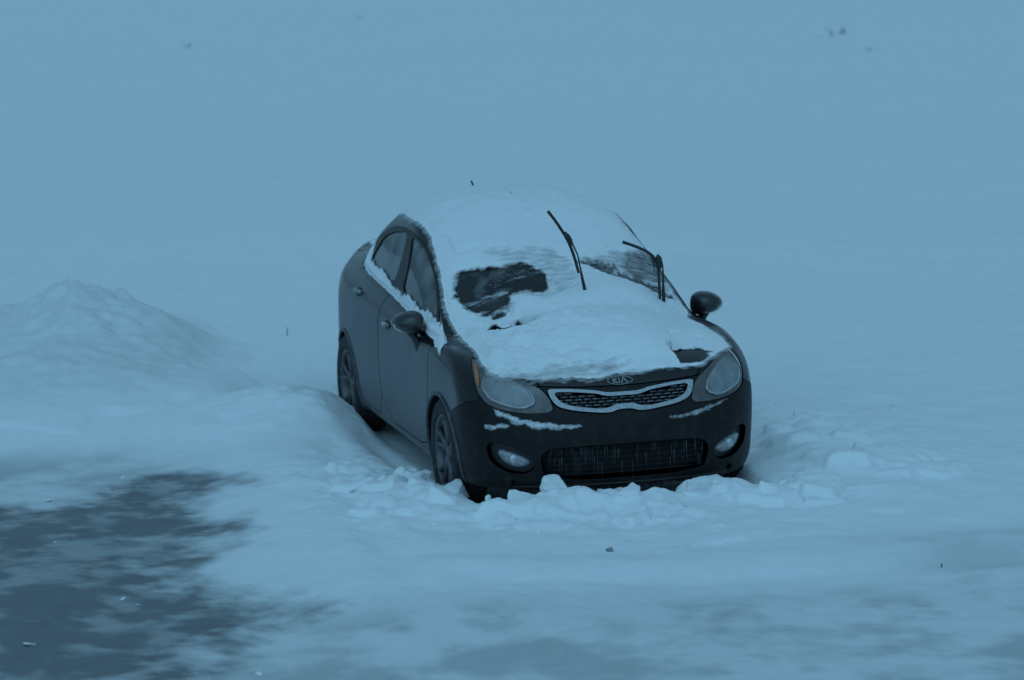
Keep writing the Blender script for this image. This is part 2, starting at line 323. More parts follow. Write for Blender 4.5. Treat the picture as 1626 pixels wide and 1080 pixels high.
def S(u,v):
    """u: column -(NC-1)..NC-1 (negative = car's right side), v: row 0..NR-1"""
    u=np.asarray(u,float);v=np.asarray(v,float)
    s=np.sign(u);s[s==0]=1;a=np.clip(np.abs(u),0,NC-1-1e-9);v=np.clip(v,0,NR-1-1e-9)
    i=np.floor(a).astype(int);j=np.floor(v).astype(int);fu=a-i;fv=v-j
    def w(t): return [(1-t)**3/6,(3*t**3-6*t**2+4)/6,(-3*t**3+3*t**2+3*t+1)/6,t**3/6]
    wu=w(fu);wv=w(fv);o=np.zeros(u.shape+(3,))
    for k in range(4):
        for l in range(4):
            o+= (wv[k]*wu[l])[...,None]*CP[j+k,i+l]
    o[...,1]*=s
    return o
def SN(u,v,e=.02):
    a=S(u+e,v)-S(u-e,v);b=S(u,np.minimum(v+e,NR-1))-S(u,np.maximum(v-e,0))
    n=np.cross(a,b);n/=np.linalg.norm(n,axis=-1,keepdims=True)+1e-12
    return n
# ================================================================== the car
ROLL = .022
car = empty('parked_car', (0, -.8, -.012)); car.rotation_euler = (ROLL, 0, 0)
tag(car, 'dark compact sedan half buried in drifted snow with both wipers raised', 'car')
PIV = np.array([0, .8, 0])                     # car-frame coordinates are shifted so that the right wheels stay put
def cw(p):                                    # car frame -> world
    p = np.asarray(p, float)+PIV; c, s_ = math.cos(ROLL), math.sin(ROLL)
    y = p[..., 1]*c-p[..., 2]*s_; z = p[..., 1]*s_+p[..., 2]*c
    return np.stack([p[..., 0], y-.8, z-.012], -1)
def wc(p):                                    # world -> car frame
    p = np.asarray(p, float)+PIV+np.array([0, 0, .012]); c, s_ = math.cos(ROLL), math.sin(ROLL)
    y = p[..., 1]*c+p[..., 2]*s_; z = -p[..., 1]*s_+p[..., 2]*c
    return np.stack([p[..., 0], y, z], -1)-PIV
def cmesh(name, V, F, mats, parent=None, **k):
    par = parent or car
    return mesh(name, np.asarray(V, float)+(PIV if par is car or par.get('cf') else PIV), F, mats, par, **k)
def cbuild(mb, name, mats, parent=None, smooth=True):
    return mesh(name, np.asarray(mb.v)+PIV, mb.f, mats, parent or car, smooth, mb.m)
# ---- trimming of the master surface
class TM:
    def __init__(s, P, U, T): s.P = P; s.U = U; s.T = T
    def xyz(s): return s.P[:, 0], s.P[:, 1], s.P[:, 2]
def grid(us, vs):
    uu, vv = np.meshgrid(us, vs); n = len(us); P = S(uu, vv).reshape(-1, 3); U = np.stack([uu.ravel(), vv.ravel()], 1)
    j, i = np.meshgrid(np.arange(len(vs)-1), np.arange(n-1), indexing='ij'); a = (j*n+i).ravel()
    T = np.concatenate([np.stack([a, a+1, a+n+1], 1), np.stack([a, a+n+1, a+n], 1)]); return TM(P, U, T)
def compact(m):
    u, inv = np.unique(m.T.ravel(), return_inverse=True); return TM(m.P[u], m.U[u], inv.reshape(-1, 3))
def clip(m, f):
    """keep f<0"""
    if len(m.T) == 0: return m
    f = np.where(np.abs(f) < 1e-7, 1e-7, f); T = m.T; s = f[T] < 0; c = s.sum(1)
    keep = T[c == 3]; newP = [m.P]; newU = [m.U]; out = [keep]; base = len(m.P)
    cut = []
    for cnt in (1, 2):
        t = T[c == cnt]; sg = s[c == cnt]
        if len(t) == 0: continue
        odd = np.argmax(sg if cnt == 1 else ~sg, 1); r = np.arange(len(t))
        a = t[r, odd]; b = t[r, (odd+1) % 3]; d = t[r, (odd+2) % 3]; cut.append((cnt, a, b, d))
    E_ = []
    for cnt, a, b, d in cut: E_ += [np.stack([np.minimum(a, b), np.maximum(a, b)], 1), np.stack([np.minimum(a, d), np.maximum(a, d)], 1)]
    if E_:
        EE = np.concatenate(E_); key = EE[:, 0].astype(np.int64)*(base+1)+EE[:, 1]; uq, idx, inv = np.unique(key, return_index=True, return_inverse=True); inv = inv.ravel()
        e = EE[idx]; f0 = f[e[:, 0]]; f1 = f[e[:, 1]]; w = (f0/(f0-f1))[:, None]
        newP.append(m.P[e[:, 0]]*(1-w)+m.P[e[:, 1]]*w); newU.append(m.U[e[:, 0]]*(1-w)+m.U[e[:, 1]]*w)
        o = 0
        for cnt, a, b, d in cut:
            k = len(a); ab = base+inv[o:o+k]; ad = base+inv[o+k:o+2*k]; o += 2*k
            if cnt == 1: out.append(np.stack([a, ab, ad], 1))
            else: out += [np.stack([ab, b, d], 1), np.stack([ab, d, ad], 1)]
    return compact(TM(np.concatenate(newP), np.concatenate(newU), np.concatenate(out)))
def solid(name, m, mat, top=0., bottom=-.012, parent=None, T=None):
    """skin at offset `top` along the normal with walls down to `bottom` round every edge"""
    N = SN(m.U[:, 0], m.U[:, 1]); tp = m.P+N*(np.asarray(top)[:, None] if np.ndim(top) else top)
    E_ = np.concatenate([m.T[:, [0, 1]], m.T[:, [1, 2]], m.T[:, [2, 0]]]); n = len(m.P)
    key = np.minimum(E_[:, 0], E_[:, 1]).astype(np.int64)*n+np.maximum(E_[:, 0], E_[:, 1]); uq, idx, ct = np.unique(key, return_index=True, return_counts=True)
    B = E_[idx[ct == 1]]
    V = [tp]; F = [m.T]; NN = [N]
    if len(B) and bottom is not None:
        a, b = B[:, 0], B[:, 1]; k = len(a); ba = m.P[a]+N[a]*bottom; bb = m.P[b]+N[b]*bottom
        wn = np.cross(tp[b]-tp[a], ba-tp[a]); wn = -wn/(np.linalg.norm(wn, axis=1, keepdims=True)+1e-12); wn = -wn
        V += [tp[a], tp[b], bb, ba]; NN += [wn]*4; r = n+np.arange(k)
        F += [np.stack([r+k, r, r+3*k], 1), np.stack([r+k, r+3*k, r+2*k], 1)]
    V = np.concatenate(V); F = np.concatenate(F); NN = np.concatenate(NN)
    return mesh(name, V+PIV, F.astype(np.int64), mat, parent or car, True, None, NN)
us = np.unique(np.round(np.concatenate([np.arange(-17, -12, .1), np.arange(-12, 4, .04), np.arange(4, 8, .06), np.arange(8, 17.05, .12)]), 3)); vs = np.arange(0, 15.01, .1)
us[0] = -17; us[-1] = 17
M0 = grid(us, vs)
# -- wheel arches
AX, AZ, AR = 1.31, .275, .362
def archf(m, r=AR):
    x, y, z = m.xyz(); d = np.minimum(np.hypot(x-AX, z-AZ), np.hypot(x+1.285, z-AZ)); return np.where(np.abs(y) > .45, r-d, -.5)
M0 = clip(M0, archf(M0))
pieces = {}
def cutout(F, gap=.0025):
    """split M0 by a field function: returns the inside piece, M0 becomes the outside"""
    global M0
    f = F(M0); ins = clip(M0, f+gap); f = F(M0); M0 = clip(M0, -f+gap); return ins
def puv(poly, side=0, scale=(.12, .13), it=2):
    poly = rounded(poly, it) if it else np.array(poly)
    def F(m):
        u, v = m.U[:, 0], m.U[:, 1]
        uu = np.abs(u) if side == 0 else u*side
        return sdf(poly*np.array(scale), uu*scale[0], v*scale[1])
    return F
# windscreen
WS = [(-4.9, 9.3), (-5.35, 9.9), (-5.2, 10.8), (-5.05, 11.75), (-3, 11.95), (0, 12.0), (3, 11.95), (5.05, 11.75), (5.2, 10.8), (5.35, 9.9), (4.9, 9.3), (3, 9.15), (0, 9.12), (-3, 9.15)]
p_ws = cutout(puv(WS, 1, (.16, .2)), .004)
p_rw = cutout(lambda m: np.maximum(np.abs(m.U[:, 1]-10.6)*.2-.25, (14.0-np.abs(m.U[:, 0]))*.16), .004)
# side glass with its black frame
DLO = [(6.2, 8.95), (6.1, 9.6), (5.95, 10.1), (5.68, 10.5), (5.66, 11.1), (6.1, 11.72), (7, 11.95), (10, 11.92), (11, 11.65), (11.8, 11.05), (12.1, 10.2), (12.0, 9.15), (9, 8.92)]
GF = [(7.33, 9.25), (9.45, 9.15), (9.0, 11.55), (8.75, 11.74), (7.6, 11.74), (6.45, 11.6), (5.93, 11.0), (5.95, 10.5), (6.3, 10.2)]
GR = [(9.95, 9.15), (9.5, 11.55), (9.8, 11.72), (10.7, 11.42), (11.35, 10.95), (11.6, 9.6), (11.5, 9.3)]
GQ = [(6.4, 9.08), (6.33, 9.85), (6.5, 9.7), (7.1, 9.15)]
p_side = {}
for sd, nm in ((-1, 'R'), (1, 'L')):
    d = cutout(puv(DLO, sd, (.2, .13), 1), .002); parts_ = {}
    for k, P_ in (('F', GF), ('R', GR), ('Q', GQ)):
        F = puv(P_, sd, (.2, .13), 1); parts_[k] = clip(d, F(d)); d = clip(d, -F(d))
    parts_['T'] = d; p_side[nm] = parts_
# head lamps
HL = [(3.75, 6.35), (3.3, 5.2), (3.1, 4.38), (2.85, 3.98), (2.43, 3.78), (1.8, 3.66), (1.28, 3.72), (1.36, 4.4), (1.5, 4.85), (1.8, 5.35), (2.3, 5.75), (3.0, 6.05)]
LENS = [(2.90, 5.15), (2.9, 4.6), (2.7, 4.2), (2.35, 4.0), (1.92, 3.86), (1.64, 4.1), (1.72, 4.6), (1.92, 5.1), (2.3, 5.5), (2.7, 5.55)]
AMB = [(3.55, 6.0), (3.25, 5.25), (3.08, 4.6), (3.0, 4.65), (3.02, 5.1), (3.2, 5.6), (3.42, 6.0)]
p_hl = {}
for sd in (-1, 1):
    h = cutout(puv(HL, sd, (.16, .14), 1), .0018)
    FL = puv(LENS, sd, (.16, .14), 1); FA = puv(AMB, sd, (.16, .14), 1)
    l = clip(h, FL(h)+.003); h = clip(h, -FL(h)); a_ = clip(h, FA(h)+.002); h = clip(h, -FA(h)); p_hl[sd] = (h, l, a_)
# grille (polygons in car y,z)
def sym(P_): return P_+[(-y, z) for y, z in P_[::-1] if y > 1e-6]
GO = sym([(0, .703), (.075, .703), (.11, .708), (.15, .718), (.28, .732), (.415, .738), (.405, .70), (.388, .665), (.36, .640), (.30, .622), (.225, .610), (.12, .598), (.075, .599), (.04, .611), (0, .613)])
GI = sym([(0, .682), (.085, .682), (.12, .690), (.15, .699), (.27, .713), (.378, .718), (.366, .69), (.34, .662), (.29, .645), (.225, .634), (.13, .622), (.09, .626), (.05, .640), (0, .641)])
def pyz(poly, xm=1.5, it=1, vmax=99):
    poly = rounded(poly, it) if it else np.array(poly)
    def F(m):
        x, y, z = m.xyz(); f = sdf(poly, y, z); return np.where((x > xm) & (m.U[:, 1] < vmax), f, np.maximum(f, .3))
    return F
p_gr = cutout(pyz(GO, 1.8, 1, 5.6), .003)
fgi = pyz(GI, 1.8, 1, 5.6); p_grin = clip(p_gr, fgi(p_gr)); p_grfr = clip(p_gr, -fgi(p_gr))
# fog lamp pockets and lower intake
FP = [(.495, .325), (.515, .385), (.60, .437), (.71, .462), (.735, .43), (.715, .35), (.64, .295), (.55, .285)]
FL_ = [(.525, .345), (.545, .368), (.60, .395), (.682, .42), (.694, .402), (.66, .348), (.61, .322), (.552, .320)]
p_fog = {}
for sd in (-1, 1):
    f_ = cutout(pyz([(y*sd, z) for y, z in FP], 1.7), .001); p_fog[sd] = f_
INT = [(-.40, .43), (.40, .43), (.46, .40), (.475, .36), (.44, .245), (-.44, .245), (-.475, .36), (-.46, .40)]
p_int = cutout(pyz(INT, 1.8), .001)
# bonnet
HB = [(2.25, -.42), (2.03, -.418), (1.95, -.475), (1.86, -.54), (1.72, -.61), (1.5, -.650), (1.3, -.672), (1.19, -.685), (1.20, -.60), (1.25, -.45), (1.29, -.2), (1.30, 0), (1.29, .2), (1.25, .45), (1.20, .60), (1.19, .685), (1.3, .672), (1.5, .650), (1.72, .61), (1.86, .54), (1.95, .475), (2.03, .418), (2.25, .42)]
def hoodf(m):
    x, y, z = m.xyz(); f = sdf(np.array(HB), x, y); return np.maximum(f, (5.0-m.U[:, 1])*.07)
p_hood = cutout(hoodf, .003)
p_cowl = cutout(lambda m: np.maximum(np.maximum((8.25-m.U[:, 1])*.2, (m.U[:, 1]-9.3)*.2), (np.abs(m.U[:, 0])-4.6)*.1), .001)
def bumperf(m):
    x, y, z = m.xyz(); a = np.maximum(1.578-x, z-(.585+(x-1.578)*.35)); a = np.where(x > 1.85, z-.70, a)
    b = np.maximum(np.maximum(np.abs(y)-.47, 1.8-x), (m.U[:, 1]-5.0)*.07); return np.minimum(a, b)
p_bump = cutout(bumperf, .002)
FD = [(1.06, .9), (1.055, .8), (1.04, .65), (1.0, .47), (.955, .27), (-.22, .265), (-.245, .9), (-.25, 1.05), (1.02, 1.0)]
RD = [(-.25, .265), (-.86, .27), (-.885, .40), (-.95, .53), (-1.06, .64), (-1.13, .76), (-1.15, .9), (-1.13, 1.06), (-.27, 1.05), (-.27, .9)]
p_door = {}
for sd in (-1, 1):
    for nm, D in (('F', FD), ('R', RD)):
        def F(m, D=D, sd=sd):
            x, y, z = m.xyz(); f = np.maximum(sdf(rounded(D, 1), x, z), (m.U[:, 1]-8.85)*.12); return np.where(y*sd > .6, f, np.maximum(f, .2))
        p_door[sd, nm] = cutout(F, .003)
def trunkf(m):
    x, y, z = m.xyz(); return np.maximum(np.maximum(x+1.66, np.abs(y)-.60), .80-z)
p_trunk = cutout(trunkf, .003)
# ---- body objects
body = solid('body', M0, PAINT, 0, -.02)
lin = grid(np.arange(-17, 17.01, .2), np.arange(0, 9.21, .15)); lin = clip(lin, archf(lin, AR+.0))
for F in [pyz(INT, 1.8), pyz(GI, 1.8, 1, 5.6)]+[pyz([(y*sd, z) for y, z in FP], 1.7) for sd in (-1, 1)]: lin = clip(lin, -F(lin))
solid('inner_shell', lin, LINER, -.021, None)
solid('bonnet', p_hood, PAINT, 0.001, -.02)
solid('cowl', p_cowl, BLACK, -.012, -.02)
bump = solid('front_bumper', p_bump, BPAINT, .001, -.025)
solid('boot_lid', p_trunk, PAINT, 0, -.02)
solid('windscreen', p_ws, GLASS_W, -.003, -.008); solid('rear_window', p_rw, GLASS_D, -.003, -.008)
def sxz(x, z, side=-1):
    """surface parameters of the flank at x,z"""
    return _inv(np.array([x, z]), (0, 2), lambda P, U: P[:, 1]*side > .5)
def syz(y, z):
    return _inv(np.array([y, z]), (1, 2), lambda P, U: P[:, 0] > 1.5)
_GU = grid(np.arange(-17, 17.01, .1), np.arange(0, 15.01, .1))
def _inv(q, ax, cond):
    m = cond(_GU.P, _GU.U); P = _GU.P[m]; U = _GU.U[m]; i = np.argmin((P[:, ax[0]]-q[0])**2+(P[:, ax[1]]-q[1])**2); u = U[i].copy()
    for _ in range(6):
        def g(u): r = S(np.array([u[0]]), np.array([u[1]]))[0]; return np.array([r[ax[0]], r[ax[1]]])
        e = 1e-3; f0 = g(u); J = np.stack([(g(u+[e, 0])-f0)/e, (g(u+[0, e])-f0)/e], 1)
        try: du = np.linalg.solve(J, q-f0)
        except Exception: break
        u = u+np.clip(du, -.3, .3)
    return u
def on(u, off=0.):
    u = np.atleast_2d(u); P = S(u[:, 0], u[:, 1]); N = SN(u[:, 0], u[:, 1]); return P+N*off
for sd, nm in ((-1, 'R'), (1, 'L')):
    p_ = p_side[nm]
    dr = {}
    for k in 'FR':
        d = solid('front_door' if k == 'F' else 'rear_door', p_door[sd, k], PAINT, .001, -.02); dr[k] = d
        hx, hz = ((-.02, .842) if k == 'F' else (-.86, .925))
        uv0 = sxz(hx+.075, hz+.004, sd); uv1 = sxz(hx-.075, hz-.002, sd); t = np.linspace(0, 1, 9)[:, None]
        path = uv0*(1-t)+uv1*t; offs = .008+.020*np.sin(np.clip(t[:, 0]*1.25-.02, 0, 1)*math.pi)**.6
        N = SN(path[:, 0], path[:, 1]); pts = S(path[:, 0], path[:, 1])+N*offs[:, None]
        mb = MB(); mb.tube(pts, [.010, .013, .014, .014, .014, .014, .014, .013, .010], 10, flat=1.1); cbuild(mb, 'door_handle', HANDLE, d)
        # recess behind the handle
        pc = sxz(hx, hz, sd); ang = np.linspace(0, 2*math.pi, 25)[:-1]; ring = [sxz(hx+.075*math.cos(a), hz+.026*math.sin(a), sd) for a in ang[::2]]
        mb = MB(); V = [on(pc, .0025)[0]]+[on(r, .0025)[0] for r in ring]; n = len(ring)
        mb.add(V, [(0, 1+(i+1) % n, 1+i) if sd < 0 else (0, 1+i, 1+(i+1) % n) for i in range(n)]); cbuild(mb, 'handle_recess', BPAINT, d)
    solid('window_frame', p_['T'], BLACK, .0015, -.015)
    solid('side_window', p_['F'], GLASS_F, -.006, -.012); solid('side_window', p_['R'], GLASS_D, -.006, -.012); solid('quarter_window', p_['Q'], GLASS_D, -.004, -.01)
# head lamps
for sd in (-1, 1):
    h, l, a_ = p_hl[sd]
    hl = solid('headlight', h, HOUSING, -.004, -.02)
    solid('lamp_lens', l, GLASSY, .000, -.014, hl); solid('turn_signal', a_, AMBER if sd < 0 else AMBERF, -.001, -.01, hl)
    P_ = rounded(LENS, 1); P_ = np.array([(u*sd, v) for u, v in P_]); pts = on(P_, .003)
    w = .0008+.0052*sstep(5.0, 4.1, P_[:, 1])+.0015*sstep(2.6, 2.9, np.abs(P_[:, 0]))
    mb = MB(); mb.tube(pts, w, 8, closed=True); cbuild(mb, 'lens_rim', GRFRAME, hl)
# grille
gr = solid('grille', p_grfr, GRFRAME, .012, -.03)
solid('grille_backing', p_grin, LINER, -.045, 0, gr)
mb = MB(); gip = rounded(GI, 1)
for r in range(6):
    z = .712-r*.0165
    for k in range(-8, 9):
        y = k*.05+(.025 if r % 2 else 0); 
        if sdf(gip, np.array(y), np.array(z)) > -.002: continue
        u = syz(y, z); c = on(u, -.012)[0]; N = SN(u[None, 0], u[None, 1])[0]
        ty = np.array([-N[1], N[0], 0]); ty /= np.linalg.norm(ty); R = np.stack([N, ty, np.cross(N, ty)], 1)
        mb.box(c, (.02, .037, .0055), R, 0, .0015)
        mb.box(c-np.array([0, 0, .0055])+ty*.021, (.024, .007, .0135), R, 1)
        mb.box(c-np.array([0, 0, .0060])-N*.010, (.012, .036, .006), R, 1)
cbuild(mb, 'grille_bars', [GRBAR, BLACK], gr)
# badge: letters in a flat oval
def stroke(mb, pts, w, y0, z0, sc_, off, closed=False):
    pts = np.array(pts, float)
    for i in range(len(pts)-1):
        a, b = pts[i], pts[i+1]; d = (b-a)/np.linalg.norm(b-a); n = np.array([-d[1], d[0]])*w/2; a2 = a-d*w*.25; b2 = b+d*w*.25
        q = [a2+n, a2-n, b2-n, b2+n]; V = []
        for o_ in (off, off-.006):
            for p in q: V.append(on(syz(y0+p[0]*sc_, z0+p[1]*sc_), o_)[0])
        mb.add(V, [(0, 3, 2, 1), (4, 5, 6, 7), (0, 1, 5, 4), (1, 2, 6, 5), (2, 3, 7, 6), (3, 0, 4, 7)])
mb = MB(); y0, z0 = 0.0, .757
ang = np.linspace(0, 2*math.pi, 41)[:-1]; ov = np.array([on(syz(y0+.070*math.cos(a), z0+.0185*math.sin(a)), .004)[0] for a in ang]); mb.tube(ov, .0026, 8, closed=True)
for pts in ([(-1.9, -.5), (-1.9, .5)], [(-1.0, .5), (-1.85, -.02), (-.95, -.5)], [(-.35, -.5), (-.35, .5)], [(.15, -.5), (.85, .5), (1.6, -.5)]):
    stroke(mb, [(a, b) for a, b in pts], .27, y0+.003, z0, .0215, .006)
cbuild(mb, 'badge', BADGE, bump, smooth=False)
# fog lamps
for sd in (-1, 1):
    solid('fog_lamp_pocket', p_fog[sd], BLACK, -.028, 0, bump)
    P_ = rounded([(y*sd, z) for y, z in FL_], 2)
    uv = np.array([syz(y, z) for y, z in P_]); cc = syz(.605*sd, .368); n = len(P_); V = []; F = []
    for k, (s_, o_) in enumerate(((0, .004), (.5, .003), (.9, -.004), (1, -.03))):
        for q in uv: V.append(on(cc*(1-s_)+q*s_, o_)[0])
    for k in range(3):
        for i in range(n):
            j = (i+1) % n; f = (k*n+i, (k+1)*n+i, (k+1)*n+j, k*n+j); F.append(f if sd > 0 else f[::-1])
    fg = cmesh('fog_lamp', V, F, CLEAR, bump)
    mb = MB(); c0 = on(cc, .004)[0]; mb.lathe([(0.001, .004), (.02, .003), (.024, 0)], 20); V = np.array(mb.v)[:, [1, 0, 2]]; mb.v = [tuple(q) for q in V+c0]; cbuild(mb, 'bulb', CHROME, fg)
# lower intake
gi2 = solid('lower_grille', p_int, LINER, -.06, 0, bump)
mb = MB()
for z in (.262, .292, .322, .352, .382, .412):
    w = .43 if z < .30 else .46; ys = np.linspace(-w, w, 21); mb.tube(np.array([on(syz(y, z), -.034)[0] for y in ys]), .0036, 6)
for y in np.arange(-.42, .43, .06):
    mb.tube(np.array([on(syz(y, z), -.032)[0] for z in np.linspace(.25, .425, 5)]), .0028, 6)
cbuild(mb, 'intake_bars', LINER, gi2)
# icicles
mb = MB(); rr = random.Random(4)
def icicle(p, L_, r): mb.tube([p, p-np.array([0, 0, L_*.4]), p-np.array([0, 0, L_])], [r, r*.7, r*.15], 5, up=(1, 0, 0))
for k in range(90):
    y = rr.uniform(-.44, .45); z = rr.choice([.425, .40, .37, .33, .43]); icicle(on(syz(y, z), -.012)[0], rr.uniform(.03, .11), rr.uniform(.0006, .0012))
for k in range(70):
    y = rr.uniform(-.42, .62); icicle(on(syz(y, .215), -.002)[0]+np.array([-.01, 0, -.005]), rr.uniform(.02, .075), rr.uniform(.0007, .0014))
ic = cbuild(mb, 'icicles', ICE, gi2); ic['kind'] = 'stuff'
# bumper lip
mb = MB(); mb.tube(np.array([on(syz(y, .21), -.004)[0] for y in np.linspace(-.62, .62, 31)]), .010, 8, flat=.7); cbuild(mb, 'bumper_lip', BLACK, bump)
# wheel arches: flared lip + dark well
def arch(x0, sd):
    mb = MB(); pts = []
    for a in np.linspace(math.radians(-12), math.radians(192), 40):
        x = x0+AR*math.cos(a); z = AZ+AR*math.sin(a); 
        if z < .2: z = .2
        pts.append(on(sxz(x, z, sd), .002)[0])
    pts = np.array(pts); mb.tube(pts, .011, 8, m=0)
    inn = pts.copy(); inn[:, 1] -= sd*.28; b = len(mb.v); V = list(pts-[0, sd*.01, 0])+list(inn); n = len(pts)
    mb.add(V, [(i, i+1, n+i+1, n+i) for i in range(n-1)], 1)
    c = inn.mean(0); mb.add(list(inn)+[c], [(i, (i+1) % n, n) for i in range(n)], 1)
    cbuild(mb, 'wheel_arch', [frosted('arch_lip_frost', (.03, .03, .033), .5, (.3, .33, .36), .35, 12, lo=.35, hi=.75), LINER])
for sd in (-1, 1):
    arch(AX, sd); arch(-1.285, sd)
# wheels
def wheel(x, sd, steer=0):
    w = MB(); prof = [(.205, -.085), (.215, -.098), (.255, -.103), (.285, -.100), (.300, -.085), (.305, -.06), (.303, -.02), (.3045, 0), (.303, .02), (.305, .06), (.300, .085), (.285, .1), (.25, .1), (.205, .09)]
    w.lathe([(r, -h) for r, h in prof], 56)
    for j in range(56):           # tread blocks
        t = 2*math.pi*(j+.5)/56
        for h in (-.05, 0, .05):
            R = np.array([[math.cos(t), 0, -math.sin(t)], [0, 1, 0], [math.sin(t), 0, math.cos(t)]]); w.box((.305*math.cos(t), h, .305*math.sin(t)), (.008, .042, .022), R)
    rm = MB()
    rm.lathe([(.210, -.06), (.213, .088), (.207, .094), (.200, .092), (.192, .08), (.188, .03), (.185, -.06)], 56, closed=True)
    rm.lathe([(.001, .074), (.024, .074), (.031, .070), (.050, .062), (.056, .045), (.056, 0), (.001, 0)], 32)
    for k in range(5):
        for dl in (-.17, .17):
            a = 2*math.pi*k/5+math.pi/2; a1 = a+dl*.75; a2 = a+dl*1.35
            p0 = np.array([.035*math.cos(a1), .058, .035*math.sin(a1)]); p1 = np.array([.12*math.cos(a+dl*.9), .066, .12*math.sin(a+dl*.9)]); p2 = np.array([.197*math.cos(a2), .074, .197*math.sin(a2)])
            rm.tube([p0, p1, p2], [.017, .0155, .018], 8, up=(0, 1, 0))
    dk = MB(); dk.lathe([(.001, -.02), (.14, -.02), (.14, .0), (.06, .005), (.001, .005)], 40)
    T = lambda b: setattr(b, 'v', [tuple(q) for q in (np.array(b.v)*np.array([1, sd, 1]))@np.array([[math.cos(steer), math.sin(steer), 0], [-math.sin(steer), math.cos(steer), 0], [0, 0, 1]])+np.array([x, sd*.735, .305])])
    for b in (w, rm, dk): T(b)
    if sd < 0:
        for b in (w, rm, dk): b.f = [f[::-1] for f in b.f]
    t_ = cbuild(w, 'wheel', RUBBER); cbuild(rm, 'rim', ALLOY, t_); cbuild(dk, 'brake_disc', LINER, t_)
for sd in (-1, 1):
    wheel(1.285, sd); wheel(-1.285, sd)
# mud flap behind the front-left corner, underbody
mb = MB(); mb.box((.0, 0, .24), (4.0, 1.3, .08), None, 0, .03); mb.box((1.75, 0, .25), (.5, 1.3, .08), None, 0, .02); cbuild(mb, 'underbody', LINER)
# mirrors
def mirror(sd):
    O = rounded([(.975, .955), (.955, .99), (.90, 1.018), (.835, 1.022), (.792, 1.0), (.782, .94), (.795, .89), (.86, .888), (.93, .905)], 3)
    c = O.mean(0); V = []; F = []; n = len(O)
    prof = [(.0, .095), (.35, .092), (.62, .080), (.82, .055), (.94, .022), (1, -.02), (.99, -.045), (.93, -.052), (.90, -.042), (0, -.042)]
    for s_, dx in prof:
        for q in O: r = c+(q-c)*s_; V.append((.72+dx-.10*(q[0]-c[0])*s_, r[0]*sd, r[1]))
    for k in range(len(prof)-1):
        for i in range(n):
            j = (i+1) % n; f = (k*n+i, k*n+j, (k+1)*n+j, (k+1)*n+i); F.append(f if sd < 0 else f[::-1])
    mo = cmesh('side_mirror', V, F, simple('mirror_shell', (.012, .012, .014), .3, coat=.5))
    # foot
    mb = MB(); sec = []
    for (cy, cz, cx, hx, hy, hz) in ((.87, .905, .70, .045, .035, .01), (.845, .87, .715, .05, .022, .02), (.835, .82, .74, .055, .015, .03), (.832, .765, .78, .03, .010, .02)):
        sec.append([(cx+hx*math.cos(t), sd*(cy+hy*math.sin(t)), cz) for t in np.linspace(0, 2*math.pi, 17)[:-1]])
    V = [p for s_ in sec for p in s_]; F = []
    for k in range(3):
        for i in range(16): F.append((k*16+i, k*16+(i+1) % 16, (k+1)*16+(i+1) % 16, (k+1)*16+i))
    F += [tuple(range(16)), tuple(48+i for i in range(16))]
    mb.add(V, F); cbuild(mb, 'mirror_foot', BLACK, mo)
    mb = MB()
    mb.tube([(.748, sd*.872, .901), (.748, sd*.90, .906), (.742, sd*.935, .919), (.735, sd*.957, .936), (.730, sd*.966, .955)], [.003, .0055, .006, .006, .004], 8, up=(1, 0, 0)); cbuild(mb, 'indicator_strip', CHROME, mo)
for sd in (-1, 1): mirror(sd)
# wipers, raised off the screen
def W(x, y, z): return wc(np.array([x, y, z]))
def arm_w(pts, rad):
    mb = MB(); mb.tube([W(*q) for q in pts], rad, 8, flat=.7, up=(1, 0, 0)); return cbuild(mb, 'wiper_arm', BLACK)
a1 = arm_w([(.975, .087, .95), (1.0, .080, 1.01), (1.02, .058, 1.11), (1.03, .036, 1.20), (1.035, .026, 1.25), (1.045, .008, 1.33), (1.05, -.018, 1.385), (1.05, -.034, 1.415)], [.014, .012, .010, .0085, .005, .004, .005, .008])
def blade_w(pts, clip_, par):
    P_ = np.array([W(*q) for q in pts]); tt = np.linspace(0, len(P_)-1, 16); Q = np.array([[np.interp(t, range(len(P_)), P_[:, d]) for d in range(3)] for t in tt])
    for _ in range(3): Q[1:-1] = (Q[:-2]+2*Q[1:-1]+Q[2:])/4
    mb = MB(); mb.tube(Q, [.0075]+[.0085]*14+[.0095], 8, flat=1.2, up=(1, 0, 0)); mb.tube([W(*q) for q in clip_], [.008, .016, .016, .008], 8, flat=1, up=(1, 0, 0)); return cbuild(mb, 'wiper_blade', BLACK, par)
blade_w([(1.03, .016, 1.228), (1.045, -.012, 1.325), (1.05, -.046, 1.41), (1.05, -.075, 1.46), (1.05, -.12, 1.53), (1.05, -.163, 1.585)], [(1.06, -.033, 1.39), (1.065, -.042, 1.415), (1.065, -.056, 1.44), (1.06, -.072, 1.465)], a1)
a2 = arm_w([(.95, .528, .96), (.98, .526, 1.005), (.99, .522, 1.08), (.995, .518, 1.16), (1.0, .518, 1.21), (1.0, .512, 1.25), (1.0, .500, 1.285), (1.0, .483, 1.305)], [.015, .012, .009, .006, .004, .006, .010, .009])
blade_w([(1.0, .498, 1.055), (1.0, .494, 1.12), (1.0, .492, 1.19), (1.0, .488, 1.25), (1.0, .470, 1.295), (1.0, .425, 1.33), (1.0, .36, 1.36), (1.0, .283, 1.387)], [(1.01, .492, 1.22), (1.01, .494, 1.245), (1.01, .490, 1.275), (1.01, .478, 1.298)], a2)
mb = MB(); mb.tube([W(1.0, .462, 1.29), W(1.0, .461, 1.25), W(1.0, .466, 1.215), W(1.0, .478, 1.20), W(1.0, .49, 1.198)], .0028, 6, up=(1, 0, 0)); cbuild(mb, 'washer_hose', BLACK, a2)
